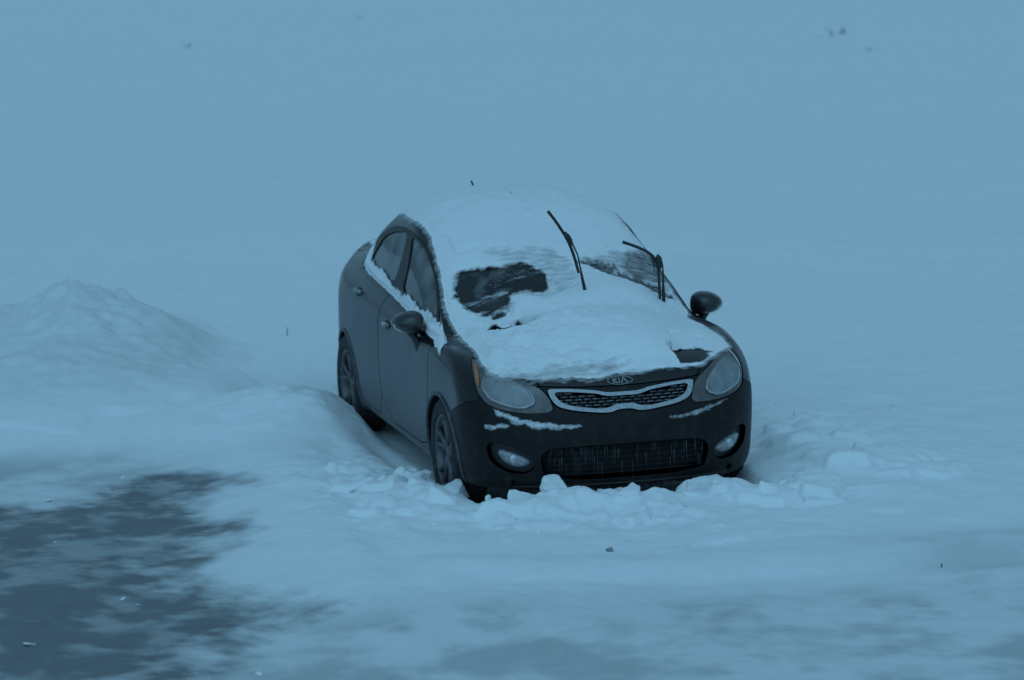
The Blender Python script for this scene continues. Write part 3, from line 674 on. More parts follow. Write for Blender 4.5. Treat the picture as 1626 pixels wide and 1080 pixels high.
# aerial
mb = MB(); mb.tube([(-1.04, -.02, 1.39), (-1.15, -.03, 1.47), (-1.20, -.035, 1.505)], [.006, .0055, .006], 8); cbuild(mb, 'aerial', BLACK)
# interior, seen through the glass
mb = MB(); mb.box((.72, 0, .88), (.5, 1.36, .16), None, 0, .06); mb.box((.52, .37, .96), (.2, .34, .1), None, 0, .04); cbuild(mb, 'dashboard', SEAT)
mb = MB(); t = np.linspace(0, 2*math.pi, 29)[:-1]; mb.tube([(.36+.05*math.sin(a)*.8, .37+.18*math.cos(a), .93+.17*math.sin(a)) for a in t], .014, 8, closed=True, up=(1, 0, 0)); mb.tube([(.36, .37, .93), (.5, .37, .9)], .03); mb.tube([(.37, .2, .93), (.37, .54, .93)], .015); cbuild(mb, 'steering_wheel', BLACK)
for y in (-.36, .36):
    mb = MB(); mb.box((.0, y, .52), (.5, .48, .16), None, 0, .06); R = np.array([[math.cos(.25), 0, -math.sin(.25)], [0, 1, 0], [math.sin(.25), 0, math.cos(.25)]]); mb.box((-.30, y, .82), (.14, .46, .58), R, 0, .06); mb.box((-.39, y, 1.19), (.10, .26, .18), R, 0, .04); cbuild(mb, 'seat', SEAT)
mb = MB(); mb.box((-.85, 0, .55), (.5, 1.2, .16), None, 0, .05); mb.box((-1.12, 0, .85), (.14, 1.2, .55), R, 0, .05); cbuild(mb, 'rear_seat', SEAT)
# ================================================================== snow lying on the car
u1 = np.unique(np.round(np.concatenate([np.arange(-17, -7.5, .12), np.arange(-7.5, 6.8, .03), np.arange(6.8, 17.05, .12)]), 3)); u1[0] = -17; u1[-1] = 17
v1 = np.concatenate([np.arange(4.9, 9.2, .022), np.arange(9.2, 12.4, .035), np.linspace(12.4, 15, 34)])
G = grid(u1, v1); x, y, z = G.xyz()
COV = [(-2.14, -.30), (-2.0, -.50), (-1.5, -.50), (-1.1, -.50), (-.92, -.545), (-.8, -.560), (-.33, -.586), (-.03, -.575), (.19, -.592), (.5, -.628), (.70, -.655), (.89, -.670), (1.08, -.668), (1.25, -.672), (1.42, -.660), (1.646, -.680), (1.776, -.67), (1.87, -.62), (1.935, -.49), (1.965, -.41), (1.985, -.21), (1.985, -.07), (1.975, .04), (1.955, .20), (1.945, .365), (1.93, .40), (1.91, .50), (1.80, .60), (1.723, .663), (1.634, .735), (1.467, .735), (1.207, .704), (1.05, .66), (.94, .69), (.80, .66), (.69, .66), (.5, .60), (.31, .625), (0, .585), (-.4, .585), (-.8, .565), (-1.1, .50), (-1.5, .5), (-2.0, .5), (-2.14, .30)]
HR = [(.556, -.545), (.523, -.496), (.585, -.347), (.559, -.209), (.585, -.125), (.685, -.085), (.80, -.10), (.83, -.13), (.80, -.20), (.80, -.252), (.84, -.33), (.905, -.34), (.97, -.39), (.985, -.44), (.93, -.50), (.861, -.550), (.734, -.580)]
HL1 = [(.50, .47), (.42, .60), (.56, .655), (.66, .66), (.70, .60), (.72, .50), (.64, .43)]
HL2 = [(.60, .18), (.70, .28), (.80, .40), (.88, .54), (.84, .62), (.76, .54), (.70, .38), (.64, .28)]
DS = [(1.78, .37), (1.72, .46), (1.69, .55), (1.74, .585), (1.83, .53), (1.88, .49), (1.91, .37)]
SL = [(1.10, -.55), (1.12, -.36), (1.135, -.14), (1.17, -.17), (1.22, -.27), (1.275, -.36), (1.28, -.45), (1.20, -.52)]
def holes(P_, wob=.02):
    return sdf(np.array(P_), x, y)+wob*fbm(x*9, y*16, o=5, g=.62)*1.6
wv = .022*fbm(x*8, y*8+3, o=5, g=.6)
d_cov = -sdf(np.array(COV), x, y)+wv*np.where(np.abs(y) > .5, .7, 1.3)
rear = sstep(.2, -.4, x)
T = .018+.040*rear*sstep(0, .35, d_cov)+.022*sstep(.1, -.9, x)*sstep(0, .25, d_cov)
# heap on the bonnet, reaching over the base of the windscreen right of the middle
hood = sstep(1.0, 1.25, x)
heap = gauss(x, y, 1.30, .16, .52, .42)*.080*sstep(.5, .9, x)+gauss(x, y, 1.62, .12, .36, .26)*.038
heap = heap+.02*gauss(x, y, 1.75, .28, .2, .2)+gauss(x, y, .98, .38, .16, .24)*.045+gauss(x, y, 1.02, .05, .12, .2)*.02
heap *= np.where(x > 1.42, sstep(.374, .362, y+.006*fbm(x*20, y*3)), sstep(.70, .40, y))
T = T+heap+.022*gauss(x, y, 1.50, -.40, .25, .20)+.03*gauss(x, y, 1.36, -.12, .16, .16)
clump = fbm(x*7, y*7, o=5, g=.55); rid = 1-np.abs(fbm(x*5+7, y*5, o=4))*2.2
amp = .004+.026*hood*sstep(.3, -.1, y)+.005*gauss(x, y, 1.0, .3, .25, .5)
T = T+amp*clump+.012*rid*hood*sstep(.25, -.15, y)*sstep(2.02, 1.85, x)
T = T+.0012*fbm(x*60, y*60, o=3)
# dents: crack in the clumps, slot under the header, pock marks
T = T-.030*np.exp(-((x-1.80-.35*np.abs(y+.40))/.018)**2)*sstep(.16, .10, np.abs(y+.40))-.012*gauss(x, y, .33, -.42, .018, .09)
T = T-.05*gauss(x, y, 1.47, .45, .02, .012)-.04*gauss(x, y, 1.50, .58, .015, .03)-.02*gauss(x, y, 1.22, .45, .10, .008)-.02*gauss(x, y, .22, -.50, .10, .006)
front = np.maximum(sstep(1.80, 1.95, x)*sstep(.22, -.05, y), sstep(1.925, 1.97, x))
T = T*(1-.80*front)-.0028*front*(1+1.8*fbm(x*38, y*26, o=4, g=.7))
left_thin = (y > .37)*sstep(1.50, 1.66, x); T = T*(1-.72*left_thin)+left_thin*.004*fbm(x*30, y*30)
edge = sstep(-.002, .075, d_cov); T = T*(.12+.88*edge)
T = np.where(d_cov < .02, T+.006*fbm(x*45, y*45, o=4, g=.7), T)
for P_, wob, fall in ((HR, .028, .10), (HL1, .03, .08), (HL2, .022, .05), (DS, .03, .03), (SL, .012, .035)):
    h = holes(P_, wob); T = np.minimum(T, np.where(h < 0, -.01, .0012+.0006*fbm(x*50, y*20)*3+T*sstep(0, fall, h)))
# wisps across the cleared patch
T = np.where((sdf(np.array(HR), x, y) < 0), np.maximum(T, .004*np.clip(fbm(x*22+y*8, y*5-x*3, o=4, g=.6)*3.2-1.0, -1, 1)-.0005), T)
T = T*(1-.6*sstep(.10, -.02, sdf(np.array([(.40, -.30), (.47, .02), (.66, .10), (.84, .02), (.90, -.12), (.80, -.25), (.56, -.20)]), x, y)))
T = np.where(d_cov < 0, -np.abs(d_cov)*.4-.001, T)
up = np.array([0, 0, 1.]); N = SN(G.U[:, 0], G.U[:, 1]); D = N*.55+up*.45; D /= np.linalg.norm(D, axis=1, keepdims=True)
# thin dusting that feathers the edges of the blanket
dust = np.where(d_cov < 0, .5*sstep(-.045, 0, d_cov), 1)*np.where(x > 1.75, 1, .9)
THIN = [(.40, -.30), (.47, .02), (.66, .10), (.84, .02), (.90, -.12), (.80, -.25), (.56, -.20)]
THIN2 = [(.62, .22), (.50, .40), (.44, .62), (.66, .66), (.84, .60), (.82, .45)]
for P_, w_, base in ((THIN, .14, .68), (THIN2, .08, .60), (HR, .06, .10), (HL1, .10, .34), (HL2, .07, .26), (DS, .03, .0), (SL, .02, .0)):
    h = sdf(np.array(P_), x, y)+(.03 if P_ is not HL2 else .075)*fbm(x*12, y*16+2, o=5, g=.65); dust = np.minimum(dust, base+(1-base)*sstep(-.012, w_*.8, h-.006))
streak = np.clip(fbm(x*26+y*6, y*5-x*2, o=5, g=.62)*1.6, -1, 1)*.5*(sdf(np.array(HR), x, y) < .02)*sstep(.45, .9, x)
cov = np.clip(dust+streak, 0, 1); cov = cov*(1-.45*front*sstep(2.06, 1.9, x)*1.0)
cov = np.where((x > 1.7) & (np.abs(y) > .50), np.minimum(cov, .55+.4*sstep(.78, .60, np.abs(y))*sstep(1.95, 1.75, x)), cov)
Tm = np.maximum(T, .0006)+0*x
G2 = TM(G.P+D*(Tm[:, None])+N*.0025, np.concatenate([G.U, cov[:, None]], 1), G.T)
G2 = clip(G2, .06-cov)
def setcov(o, c):
    a = o.data.attributes.new('cov', 'FLOAT', 'POINT'); a.data.foreach_set('value', np.asarray(c, np.float32).ravel())
cover = mesh('snow_cover', cw(G2.P), G2.T.astype(np.int64), CSNOW); setcov(cover, G2.U[:, 2])
tag(cover, 'thick smooth snow blanket covering the roof, windscreen and bonnet of the dark sedan', 'snow')
# -- ridge of snow along the right belt line and in front of the mirror
def patch(name, us_, vs_, Tf, label, lift=.002, upw=.5, cmax=1.):
    g = grid(us_, vs_); T = Tf(g); N = SN(g.U[:, 0], g.U[:, 1]); D = N*(1-upw)+up*upw
    c = cmax*sstep(-.016, .022, T_d(T)); g2 = TM(g.P+D*np.maximum(T, .0006)[:, None]+N*lift, np.concatenate([g.U, c[:, None]], 1), g.T); g2 = clip(g2, .05-c)
    o = mesh(name, cw(g2.P), g2.T.astype(np.int64), CSNOW); setcov(o, g2.U[:, 2]); return tag(o, label, 'snow')
def T_d(T): return np.where(T > 0, np.minimum(T*3, .03), T)
BL = [(-5.75, 5.4), (-6.3, 5.6), (-6.9, 6.2), (-7.5, 6.4), (-8.1, 6.7), (-9.2, 7.2), (-10.4, 7.4), (-11.3, 7.2), (-11.8, 8.0), (-12.0, 9.6), (-12.0, 10.4), (-11.75, 9.9), (-11.6, 9.35), (-11.2, 9.25), (-10.6, 9.5), (-9.9, 9.25), (-9.3, 9.2), (-8.9, 9.45), (-8.2, 9.35), (-7.4, 9.55), (-6.9, 9.3), (-6.5, 9.25), (-6.1, 8.0)]
def belt(g):
    x, y, z = g.xyz(); d = -sdf(np.array(BL)*[.25, .05], g.U[:, 0]*.25, g.U[:, 1]*.05)+.012*fbm(x*22, z*30, o=4, g=.65)
    return np.where(d > 0, .004+.030*sstep(0, .06, d)+.004*fbm(x*30, z*30), d)
patch('snow_ledge', np.arange(-12.2, -5.4, .03), np.arange(5.2, 10.6, .04), belt, 'long strip of snow caught along the base of the side windows behind the mirror', upw=.3)
def bs(P_, s0, thick=.014):
    def f(g):
        x, y, z = g.xyz(); d = -sdf(np.array(P_), y, z)+.010*fbm(y*30, z*40+s0, o=4, g=.7)
        return np.where(d > 0, .0015+.55*thick*sstep(0, .022, d)+.003*fbm(y*60, z*60), d)
    return f
patch('snow_streak', np.arange(-2.95, -.5, .02), np.arange(2.9, 4.1, .04), bs([(-.69, .640), (-.60, .600), (-.50, .572), (-.36, .556), (-.25, .550), (-.24, .535), (-.36, .528), (-.47, .530), (-.60, .565), (-.68, .605)], 1), 'tapering streak of snow on the bumper under the headlight by the amber turn signal', cmax=.66)
patch('snow_streak', np.arange(.6, 2.8, .02), np.arange(2.9, 4.1, .04), bs([(.20, .540), (.34, .545), (.50, .572), (.60, .605), (.61, .615), (.50, .595), (.36, .570), (.24, .555)], 5, .008), 'thin dusting of snow on the bumper under the headlight farther from the wheel', cmax=.56)
patch('snow_speck', np.arange(-2.95, -1.9, .02), np.arange(2.6, 3.6, .04), bs([(-.745, .545), (-.72, .56), (-.69, .55), (-.66, .565), (-.62, .55), (-.66, .535), (-.70, .53), (-.735, .53)], 9, .01), 'small spattered lumps of snow stuck on the black bumper above the fog lamp', cmax=.7)
# ================================================================== snow field
YAW = CAMP[3]; FD_ = np.array([math.cos(YAW), math.sin(YAW)]); RD_ = np.array([FD_[1], -FD_[0]])     # drift frame: a = away from the viewer, b = right
def ab(x, y): return x*FD_[0]+y*FD_[1], x*RD_[0]+y*RD_[1]
def seg(a, b, P_):
    d = np.full(np.shape(a), 1e9)
    for i in range(len(P_)-1):
        ax, ay = P_[i]; ex, ey = P_[i+1][0]-ax, P_[i+1][1]-ay; t = np.clip(((a-ax)*ex+(b-ay)*ey)/(ex*ex+ey*ey), 0, 1); d = np.minimum(d, np.hypot(a-ax-ex*t, b-ay-ey*t))
    return d
LANE = [(-9.5, 3.2), (-6.9, .6), (-5.6, -.35), (-4.7, -.85), (-3.9, -1.25), (-2.9, -1.45), (-1.6, -1.62), (-.6, -1.8), (.2, -1.95), (.4, -2.5), (.1, -6), (-9.5, -7)]
BARE = [(-7.4, -1.0), (-6.2, -1.25), (-5.4, -1.35), (-4.5, -1.15), (-4.1, -1.4), (-3.4, -1.8), (-2.9, -1.60), (-1.7, -1.85), (-1.0, -1.75), (-.55, -2.05), (-.8, -2.4), (-1.35, -2.7), (-1.5, -5.5), (-7.4, -5.5)]
def ground(x, y):
    a, b = ab(x, y)
    near = sstep(14, 8, np.hypot(x, y))
    h = .115+.10*fbm(a*.12+3, b*.10, o=3)*sstep(3, 14, a)+.035*fbm(a*.5, b*.35+5, o=3)*sstep(9, 4, np.abs(a))
    h = h+.35*sstep(10, 40, a)*fbm(a*.05, b*.06+9, o=2)
    # ploughed lane, lower and nearly bare
    dl = sdf(np.array(LANE), a+.12*fbm(a*1.2, b*1.2, o=3), b+.10*fbm(a*.9+7, b*.9, o=3))
    lane = sstep(.75, -.55, dl); h = h*(1-lane)+lane*(.012+.016*fbm(a*1.1, b*2.0, o=4))
    # windrow beside it and the rut to its right
    h = h+.022*np.exp(-(seg(a, b, [(2.0, -1.75), (.1, -1.45), (-1.8, -1.25), (-3.7, -1.0), (-5.2, -.75)])/.30)**2)
    h = h-.022*np.exp(-(seg(a, b, [(.0, -1.18), (-1.8, -1.02), (-3.3, -.78), (-4.2, -.62)])/.10)**2)
    h = h-.020*np.exp(-(seg(a, b, [(-3.45, -.6), (-3.3, .1), (-3.25, .9)])/.16)**2)-.016*np.exp(-(seg(a, b, [(-4.1, -.3), (-4.25, .8), (-3.8, 2.6)])/.14)**2)
    h = h+.022*np.exp(-(seg(a, b, [(-3.75, -.4), (-3.8, .8), (-3.4, 2.6)])/.20)**2)
    # churned snow in front of and beside the car
    ch = gauss(x, y, 2.3, -.2, .75, 1.3)+gauss(x, y, 1.0, -1.25, .9, .5)+.8*gauss(x, y, .6, 1.7, 1.6, .9); ch = np.clip(ch, 0, 1)
    r1 = 1-np.abs(fbm(a*1.7+2, b*2.2, o=4, g=.55))*2.6; h = h+ch*(.040*r1+.030*fbm(a*4, b*4.5, o=4))
    h = h+(.062+.05*fbm(x*5, y*5.5+2, o=4, g=.6))*gauss(x, y, 2.30, -.05, .20, 1.0)+.055*gauss(x, y, 1.55, -1.10, .5, .18)+.10*gauss(x, y, 1.6, 1.25, .55, .25)+.05*gauss(x, y, .0, 1.5, 1.5, .4)
    # drift against the rear right wheel, scooped hollow along the right flank
    sy_ = np.where(y > -1.12, .33, .60); h = h+.18*np.exp(-((x+1.15)/np.where(x > -1.15, .45, 1.3))**2-((y+1.12)/sy_)**2)*(1-sstep(-1.75, -1.2, y)*(1-sstep(-2.0, -1.45, x+.15*(y+1))))*(1+.40*fbm(x*2.8, y*2.8, o=5, g=.6))
    h = h-.10*gauss(x, y, -1.95, -1.05, .38, .25)
    h = h-.13*gauss(x, y, .05, -.82, .95, .15)
    foot = sstep(.84, .70, np.abs(y))*sstep(2.16, 1.95, np.abs(x)); h = h*(1-foot)+foot*.01
    h = h+.011*fbm(a*3, b*4, o=4)*(1-lane*.7)*near+.014*np.abs(fbm(a*1.6+4, b*1.1, o=4, g=.6))*near*(1-lane)+.05*fbm(a*.30, b*.10, o=4)*sstep(3, 9, a)+.003*fbm(a*9, b*14, o=3)*near
    return h, lane
_rb = random.Random(5); PLATES = []
for _ in range(84):
    u = _rb.random()
    if u < .42: cx, cy, R0, hm = _rb.uniform(2.14, 2.65), _rb.uniform(-1.0, 1.0), _rb.uniform(.06, .20), _rb.uniform(.012, .055)
    elif u < .66: cx, cy, R0, hm = _rb.uniform(.6, 2.2), _rb.uniform(-1.5, -.95), _rb.uniform(.05, .14), _rb.uniform(.012, .05)
    elif u < .86: cx, cy, R0, hm = _rb.uniform(.2, 2.1), _rb.uniform(1.0, 1.9), _rb.uniform(.06, .2), _rb.uniform(.01, .045)
    else: cx, cy, R0, hm = _rb.uniform(2.4, 3.6), _rb.uniform(-1.2, 1.4), _rb.uniform(.05, .14), _rb.uniform(.005, .02)
    PLATES.append((cx, cy, R0, hm, _rb.uniform(0, 6.28), _rb.uniform(.5, 1.), _rb.uniform(-.6, .6)*hm/R0, _rb.uniform(-.6, .6)*hm/R0, _rb.choice([4, 5, 5, 6])))
def plates(x, y):
    out = np.zeros(np.shape(x)); wx = x+.018*fbm(x*9, y*9, o=3); wy = y+.018*fbm(x*9+5, y*9+5, o=3)
    for cx, cy, R0, hm, an, asp, tx, ty, ns in PLATES:
        m = (np.abs(x-cx) < R0*1.6) & (np.abs(y-cy) < R0*1.6)
        if not m.any(): continue
        dx, dy = wx[m]-cx, wy[m]-cy; c, s_ = math.cos(an), math.sin(an); ex, ey = dx*c+dy*s_, (-dx*s_+dy*c)/asp
        th = np.arctan2(ey, ex); r = np.hypot(ex, ey)*np.cos((th % (2*math.pi/ns))-math.pi/ns); prof = np.clip((R0-r)/(.028), 0, 1); prof = prof*(2-prof)
        out[m] = np.maximum(out[m], prof*np.maximum(hm+tx*dx+ty*dy, 0))
    return out
_g0 = ground
def ground(x, y):
    h, lane = _g0(x, y); return h+plates(np.asarray(x, float), np.asarray(y, float))*(1-lane)*(1-sstep(.86, .78, np.abs(y))*sstep(2.14, 2.0, np.abs(x))), lane
def bare(x, y):
    a, b = ab(x, y); d = sdf(np.array(BARE), a, b)
    n = fbm(a*1.5+1, b*1.9, o=6, g=.6); n2 = fbm(a*4+5, b*4.4, o=5, g=.62)
    s = -d*1.0*(1+.8*(d > 0))+n*.52+n2*.25+.20
    s = s-.30*sstep(-5.0, -5.9, a)
    v = sstep(-.30, .58, s)*(.74+.40*sstep(-.5, .4, n2))
    dl = sdf(np.array(LANE), a, b); thin = np.maximum(sstep(.2, -.7, dl), sstep(-4.1, -5.0, a+.55*n-.08*b)); thin = np.maximum(thin, .6*sstep(-2.9, -3.4, a+.3*n-.06*b)*sstep(1.2, 2.2, b))
    v2 = thin*(.16+.34*sstep(-.35, .45, n+n2*.5))
    return np.clip(np.maximum(v*.98, v2), 0, 1)
def axis(segs):
    r = []
    for lo, hi, st in segs: r.append(np.arange(lo, hi, st))
    q = np.unique(np.round(np.concatenate(r+[np.array([segs[-1][1]])]), 4)); return q[np.concatenate([[True], np.diff(q) > .005])]
A_ = axis([(-60, -14, 5), (-14, -7.4, .3), (-7.4, -3.2, .03), (-3.2, 1.2, .016), (1.2, 3.2, .022), (3.2, 9, .05), (9, 20, .15), (20, 60, .6), (60, 400, 12)])
B_ = axis([(-200, -20, 9), (-20, -5, .6), (-5, -3.6, .1), (-3.6, -1.2, .024), (-1.2, 1.8, .016), (1.8, 3.1, .024), (3.1, 8, .1), (8, 30, 1), (30, 200, 9)])
aa, bb = np.meshgrid(A_, B_, indexing='ij'); gx = aa*FD_[0]+bb*RD_[0]; gy = aa*FD_[1]+bb*RD_[1]
gh, gl = ground(gx, gy); nb = len(B_); i, j = np.meshgrid(np.arange(len(A_)-1), np.arange(nb-1), indexing='ij'); k = (i*nb+j).ravel()
SG, SGT, SGP = newmat('snow_ground')
L = SGT.links.new; N_ = SGT.nodes.new
tc = N_('ShaderNodeTexCoord'); at = N_('ShaderNodeAttribute'); at.attribute_name = 'bare'
n1 = N_('ShaderNodeTexNoise'); n1.inputs['Scale'].default_value = 5; n1.inputs['Detail'].default_value = 8; n1.inputs['Roughness'].default_value = .6
n2 = N_('ShaderNodeTexNoise'); n2.inputs['Scale'].default_value = 45; n2.inputs['Detail'].default_value = 5
for n in (n1, n2): L(tc.outputs['Object'], n.inputs['Vector'])
mxs = N_('ShaderNodeMix'); mxs.data_type = 'RGBA'; mxs.inputs[6].default_value = (.74, .765, .79, 1); mxs.inputs[7].default_value = (.85, .865, .88, 1); L(n1.outputs[0], mxs.inputs[0])
ice = N_('ShaderNodeMix'); ice.data_type = 'RGBA'; ice.inputs[6].default_value = (.13, .14, .15, 1); ice.inputs[7].default_value = (.20, .212, .222, 1); L(n1.outputs[0], ice.inputs[0])
mm = N_('ShaderNodeMix'); mm.data_type = 'RGBA'; L(at.outputs['Fac'], mm.inputs[0]); L(mxs.outputs[2], mm.inputs[6]); L(ice.outputs[2], mm.inputs[7]); L(mm.outputs[2], SGP.inputs['Base Color'])
b1 = N_('ShaderNodeBump'); b1.inputs['Strength'].default_value = .35; b1.inputs['Distance'].default_value = .02; L(n1.outputs[0], b1.inputs['Height'])
b2 = N_('ShaderNodeBump'); b2.inputs['Strength'].default_value = .3; b2.inputs['Distance'].default_value = .003; L(n2.outputs[0], b2.inputs['Height']); L(b1.outputs[0], b2.inputs['Normal']); L(b2.outputs[0], SGP.inputs['Normal'])
SGP.inputs['Roughness'].default_value = .7; SGP.inputs['Specular IOR Level'].default_value = .3
gnd = mesh('ground', np.stack([gx, gy, gh], -1), np.stack([k, k+1, k+nb+1, k+nb], 1)[:, ::-1].astype(np.int64), SG); gnd['kind'] = 'structure'
at_ = gnd.data.attributes.new('bare', 'FLOAT', 'POINT'); at_.data.foreach_set('value', bare(gx, gy).ravel().astype(np.float32))
def gz(x, y): return float(ground(np.array([x]), np.array([y]))[0][0])
# ---- ploughed pile on the left
pa = np.arange(-.2, 7.5, .035); pb = np.arange(-6.5, -1.2, .03); PA, PB = np.meshgrid(pa, pb, indexing='ij')
wa = PA+.18*fbm(PA*1.3, PB*1.3, o=4); wb = PB+.18*fbm(PA*1.3+9, PB*1.3+4, o=4)
ph = .31*np.exp(-(np.abs((wa-3.9)/1.1)**1.7+np.abs((wb+3.02)/.50)**1.35))+.20*np.exp(-((wa-3.5)/1.0)**2-np.abs((wb+2.62)/.48)**1.8)+.17*np.exp(-np.abs((wa-2.0)/.85)**1.6-np.abs((wb+3.05)/.9)**1.9)+.24*np.exp(-((wa-4)/1.2)**2-np.abs((wb+4.3)/1.0)**2)
rg = 1-np.abs(fbm(PA*1.9, PB*2.1+3, o=5, g=.6))*2.6
fall = sstep(.01, .16, ph); cvp = sstep(.012, .13, ph+.02*fbm(PA*3, PB*3, o=4)); ph = ph+fall*(.030*rg+.036*fbm(PA*4, PB*4, o=5, g=.6)+(.015+.05*sstep(.2, .4, ph))*fbm(PA*11, PB*11, o=4))
px_ = PA*FD_[0]+PB*RD_[0]; py_ = PA*FD_[1]+PB*RD_[1]; pz_ = ground(px_, py_)[0]+np.where(cvp > .10, ph, ph-.04*(.10-cvp)/.10)-.002
n_ = len(pb); i, j = np.meshgrid(np.arange(len(pa)-1), np.arange(n_-1), indexing='ij'); k = (i*n_+j).ravel(); m_ = (cvp > .02).ravel(); Fp = np.stack([k, k+1, k+n_+1, k+n_], 1)[:, ::-1]; Fp = Fp[m_[Fp].any(1)]
uq, inv = np.unique(Fp.ravel(), return_inverse=True)
pile = tag(mesh('snow_pile', np.stack([px_, py_, pz_], -1).reshape(-1, 3)[uq], inv.reshape(-1, 4).astype(np.int64), PILE), 'grey ploughed heap of snow with a crumbly crest left of the parked car', 'snow pile'); setcov(pile, cvp.ravel()[uq])
# ---- broken blocks of crusted snow
import bmesh
def chunk(name, x, y, sx, sy, sz, seed, label, group, sink=.3, rz=None, flat=True, mat=SNOW, lean=0.35):
    r = random.Random(seed); bm = bmesh.new()
    for _ in range(16):
        p = Vector((r.uniform(-1, 1), r.uniform(-1, 1), r.uniform(-1, 1))); p = Vector((max(-.8, min(.8, p.x)), max(-.8, min(.8, p.y)), max(-.75, min(.8, p.z)))); bm.verts.new((p.x*sx, p.y*sy, p.z*sz))
    bmesh.ops.convex_hull(bm, input=bm.verts)
    loose = [v for v in bm.verts if not v.link_faces]; bmesh.ops.delete(bm, geom=loose, context='VERTS')
    bmesh.ops.bevel(bm, geom=bm.edges[:]+bm.verts[:], offset=min(sx, sy, sz)*.22, segments=3, profile=.6, affect='EDGES', clamp_overlap=True)
    bmesh.ops.triangulate(bm, faces=bm.faces[:])
    for _ in range(3 if sz > .03 else 1):
        L_ = [e for e in bm.edges if e.calc_length() > .018]
        if L_: bmesh.ops.subdivide_edges(bm, edges=L_, cuts=1); bmesh.ops.triangulate(bm, faces=bm.faces[:])
    bm.normal_update(); cs = np.array([v.co for v in bm.verts]); q = fbm(cs[:, 0]*16+seed, cs[:, 1]*16, cs[:, 2]*16+7, o=4, g=.6); am = min(.014, min(sx, sy, sz)*.2)
    for v, d in zip(bm.verts, q): v.co += v.normal*float(d)*am
    me = bpy.data.meshes.new(name); bm.to_mesh(me); bm.free(); me.materials.append(mat); me.shade_smooth()
    o = bpy.data.objects.new(name, me); col.objects.link(o); o.location = (x, y, gz(x, y)+sz*(1-sink)*.8)
    o.rotation_euler = (r.uniform(-lean, lean), r.uniform(-lean, lean), rz if rz is not None else r.uniform(0, 6)); return tag(o, label, 'snow block' if sz > .03 else 'snow lump', group)
def at(u, v, z):    # where the line of sight through a photo pixel meets height z
    x, y, zc, yaw, pt, ro, f = CAMP
    d = np.array([math.cos(yaw)*math.cos(pt), math.sin(yaw)*math.cos(pt), -math.sin(pt)]); r = np.cross(d, [0, 0, 1]); r /= np.linalg.norm(r); q = np.cross(r, d)
    c, s_ = math.cos(ro), math.sin(ro); R_ = c*r+s_*q; U_ = -s_*r+c*q; w = d+(u-813)/f*R_-(v-540)/f*U_; t = (z-zc)/w[2]; return x+w[0]*t, y+w[1]*t
BK = [(834, 806, .13, .09, .145, 'tall jagged block of crusted snow standing before the bumper below the near fog lamp'),
      (876, 812, .14, .11, .085, 'wide wedge shaped block of snow beside the tallest jagged one'),
      (722, 788, .13, .09, .06, 'snow block leaning at the foot of the front wheel'),
      (668, 770, .10, .09, .06, 'rounded snow block in the ditch between the sill and the front wheel'),
      (1000, 812, .12, .10, .05, 'pale low block of snow under the middle of the bumper'),
      (1112, 804, .12, .10, .06, 'rounded lump of snow under the bumper right of the lower grille'),
      (1180, 784, .11, .09, .10, 'upright shard of snow against the bumper corner below the far fog lamp')]
for n, (u, v, sx, sy, sz, lb) in enumerate(BK):
    x, y = at(u, v, .10); chunk('snow_block', x, y, sx*.8, sy*.8, sz*.95, 20+n, lb, 'crusted snow blocks broken up around the front of the car', .80 if n in (0, 6) else .95)
rl = random.Random(11)
for n in range(9):
    if n < 7: u, v = rl.uniform(10, 420), rl.uniform(790, 1075)
    else: u, v = rl.uniform(60, 330), rl.uniform(690, 790)
    x, y = at(u, v, .02); s_ = rl.uniform(.008, .020)*(1.6 if rl.random() < .15 else 1); chunk('snow_lump', x, y, s_*1.6, s_, s_*.35, 100+n, 'small loose lump of snow lying on the dark icy asphalt', 'small snow lumps on the icy asphalt', .1)
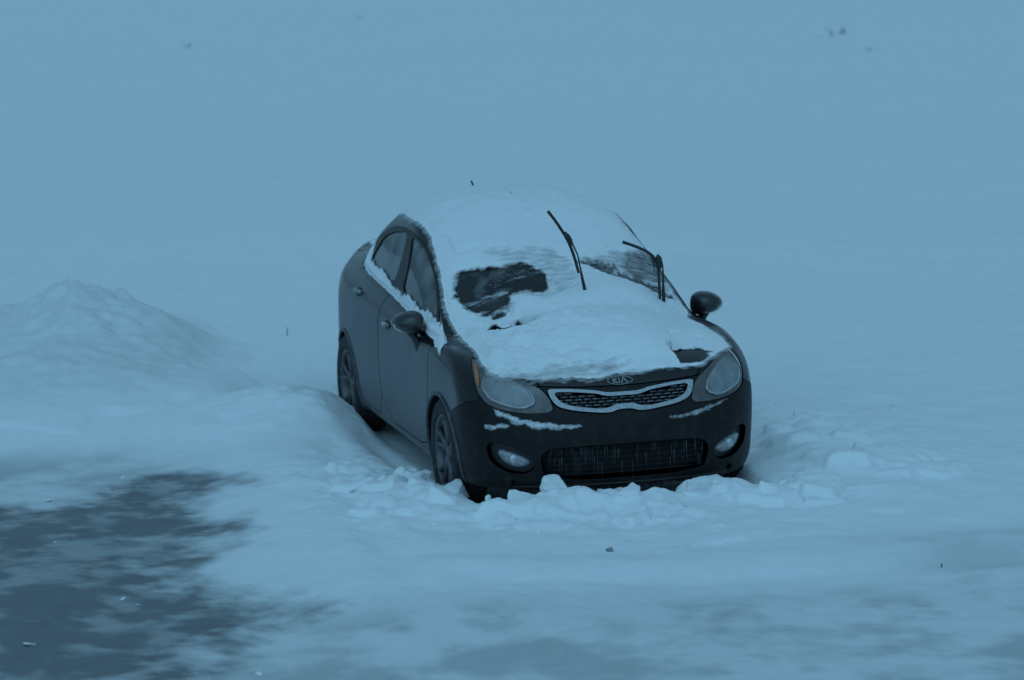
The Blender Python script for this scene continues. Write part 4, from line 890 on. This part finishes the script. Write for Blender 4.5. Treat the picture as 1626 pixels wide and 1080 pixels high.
for n in range(30):
    u, v = rl.choice([(rl.uniform(560, 700), rl.uniform(750, 830)), (rl.uniform(740, 1240), rl.uniform(800, 850)), (rl.uniform(1210, 1420), rl.uniform(640, 800))])
    x, y = at(u, v, .13); s_ = rl.uniform(.010, .028); chunk('snow_clod', x, y, s_*1.4, s_, s_*.8, 200+n, 'soft clod of snow in the churned snow around the front of the car', 'soft snow clods around the car', .55)
# dark nick left by a clod in front of the car
x, y = at(967, 868, .1); chunk('ice_clod', x, y, .025, .018, .014, 77, 'tiny dark clod of ice in a dimple in front of the grille', None, .3, mat=simple('dirty_ice', (.22, .26, .28), .6))
# ---- dead weeds poking out of the snow
def weed(u, v, n, hgt, label, spread=.04, lean=.3, seed=1, thick=.004):
    x, y = at(u, v, .12); x0, y0 = x, y; mb = MB(); r = random.Random(seed)
    for k in range(n):
        dx, dy = r.uniform(-spread, spread), r.uniform(-spread, spread); a, b = r.uniform(-lean, lean), r.uniform(-lean, lean); h = hgt*r.uniform(.5, 1); z = gz(x0+dx, y0+dy)-.03
        mb.tube([(0, 0, z), (dx+a*h*.4, dy+b*h*.4, z+h*.6+.03), (dx+a*h, dy+b*h, z+h+.03)], [thick, thick*.8, thick*.5], 5, up=(1, 0, 0))
    return mb, x0, y0, label
for args in ((456, 531, 1, .075, 'single thin dead stalk poking out of the snow behind the pile', .005, .05, 3, .0035),
             (1309, 76, 3, .04, 'faint pair of weed tips, leftmost of the far specks at the upper right', .10, .3, 4, .0028),
             (1327, 73, 5, .10, 'middle tuft of dead weeds among the far specks at the upper right', .10, .5, 5, .003),
             (1337, 71, 5, .09, 'darkest tuft of dead weeds among the far specks at the upper right', .06, .5, 6, .004),
             (1393, 92, 4, .05, 'lone faint weed tuft right of and below the other far specks', .12, .4, 7, .0028),
             (1494, 896, 2, .03, 'short dark stem in the snow at the lower right', .006, .3, 8, .004),
             (570, 50, 3, .06, 'faint dead weed far behind the car roof, upper middle left', .05, .4, 9, .004),
             (294, 80, 6, .07, 'blurred low weed clump far off at the upper left', .12, .5, 10, .0025),
             (404, 625, 2, .07, 'small stub sticking from the snow at the end of the windrow', .015, .3, 12, .007)):
    mb, x0, y0, lb = weed(*args); o = mb.build('dead_weed', TWIG); o.location = (x0, y0, 0); tag(o, lb, 'weed', 'dead weeds poking out of the snow')
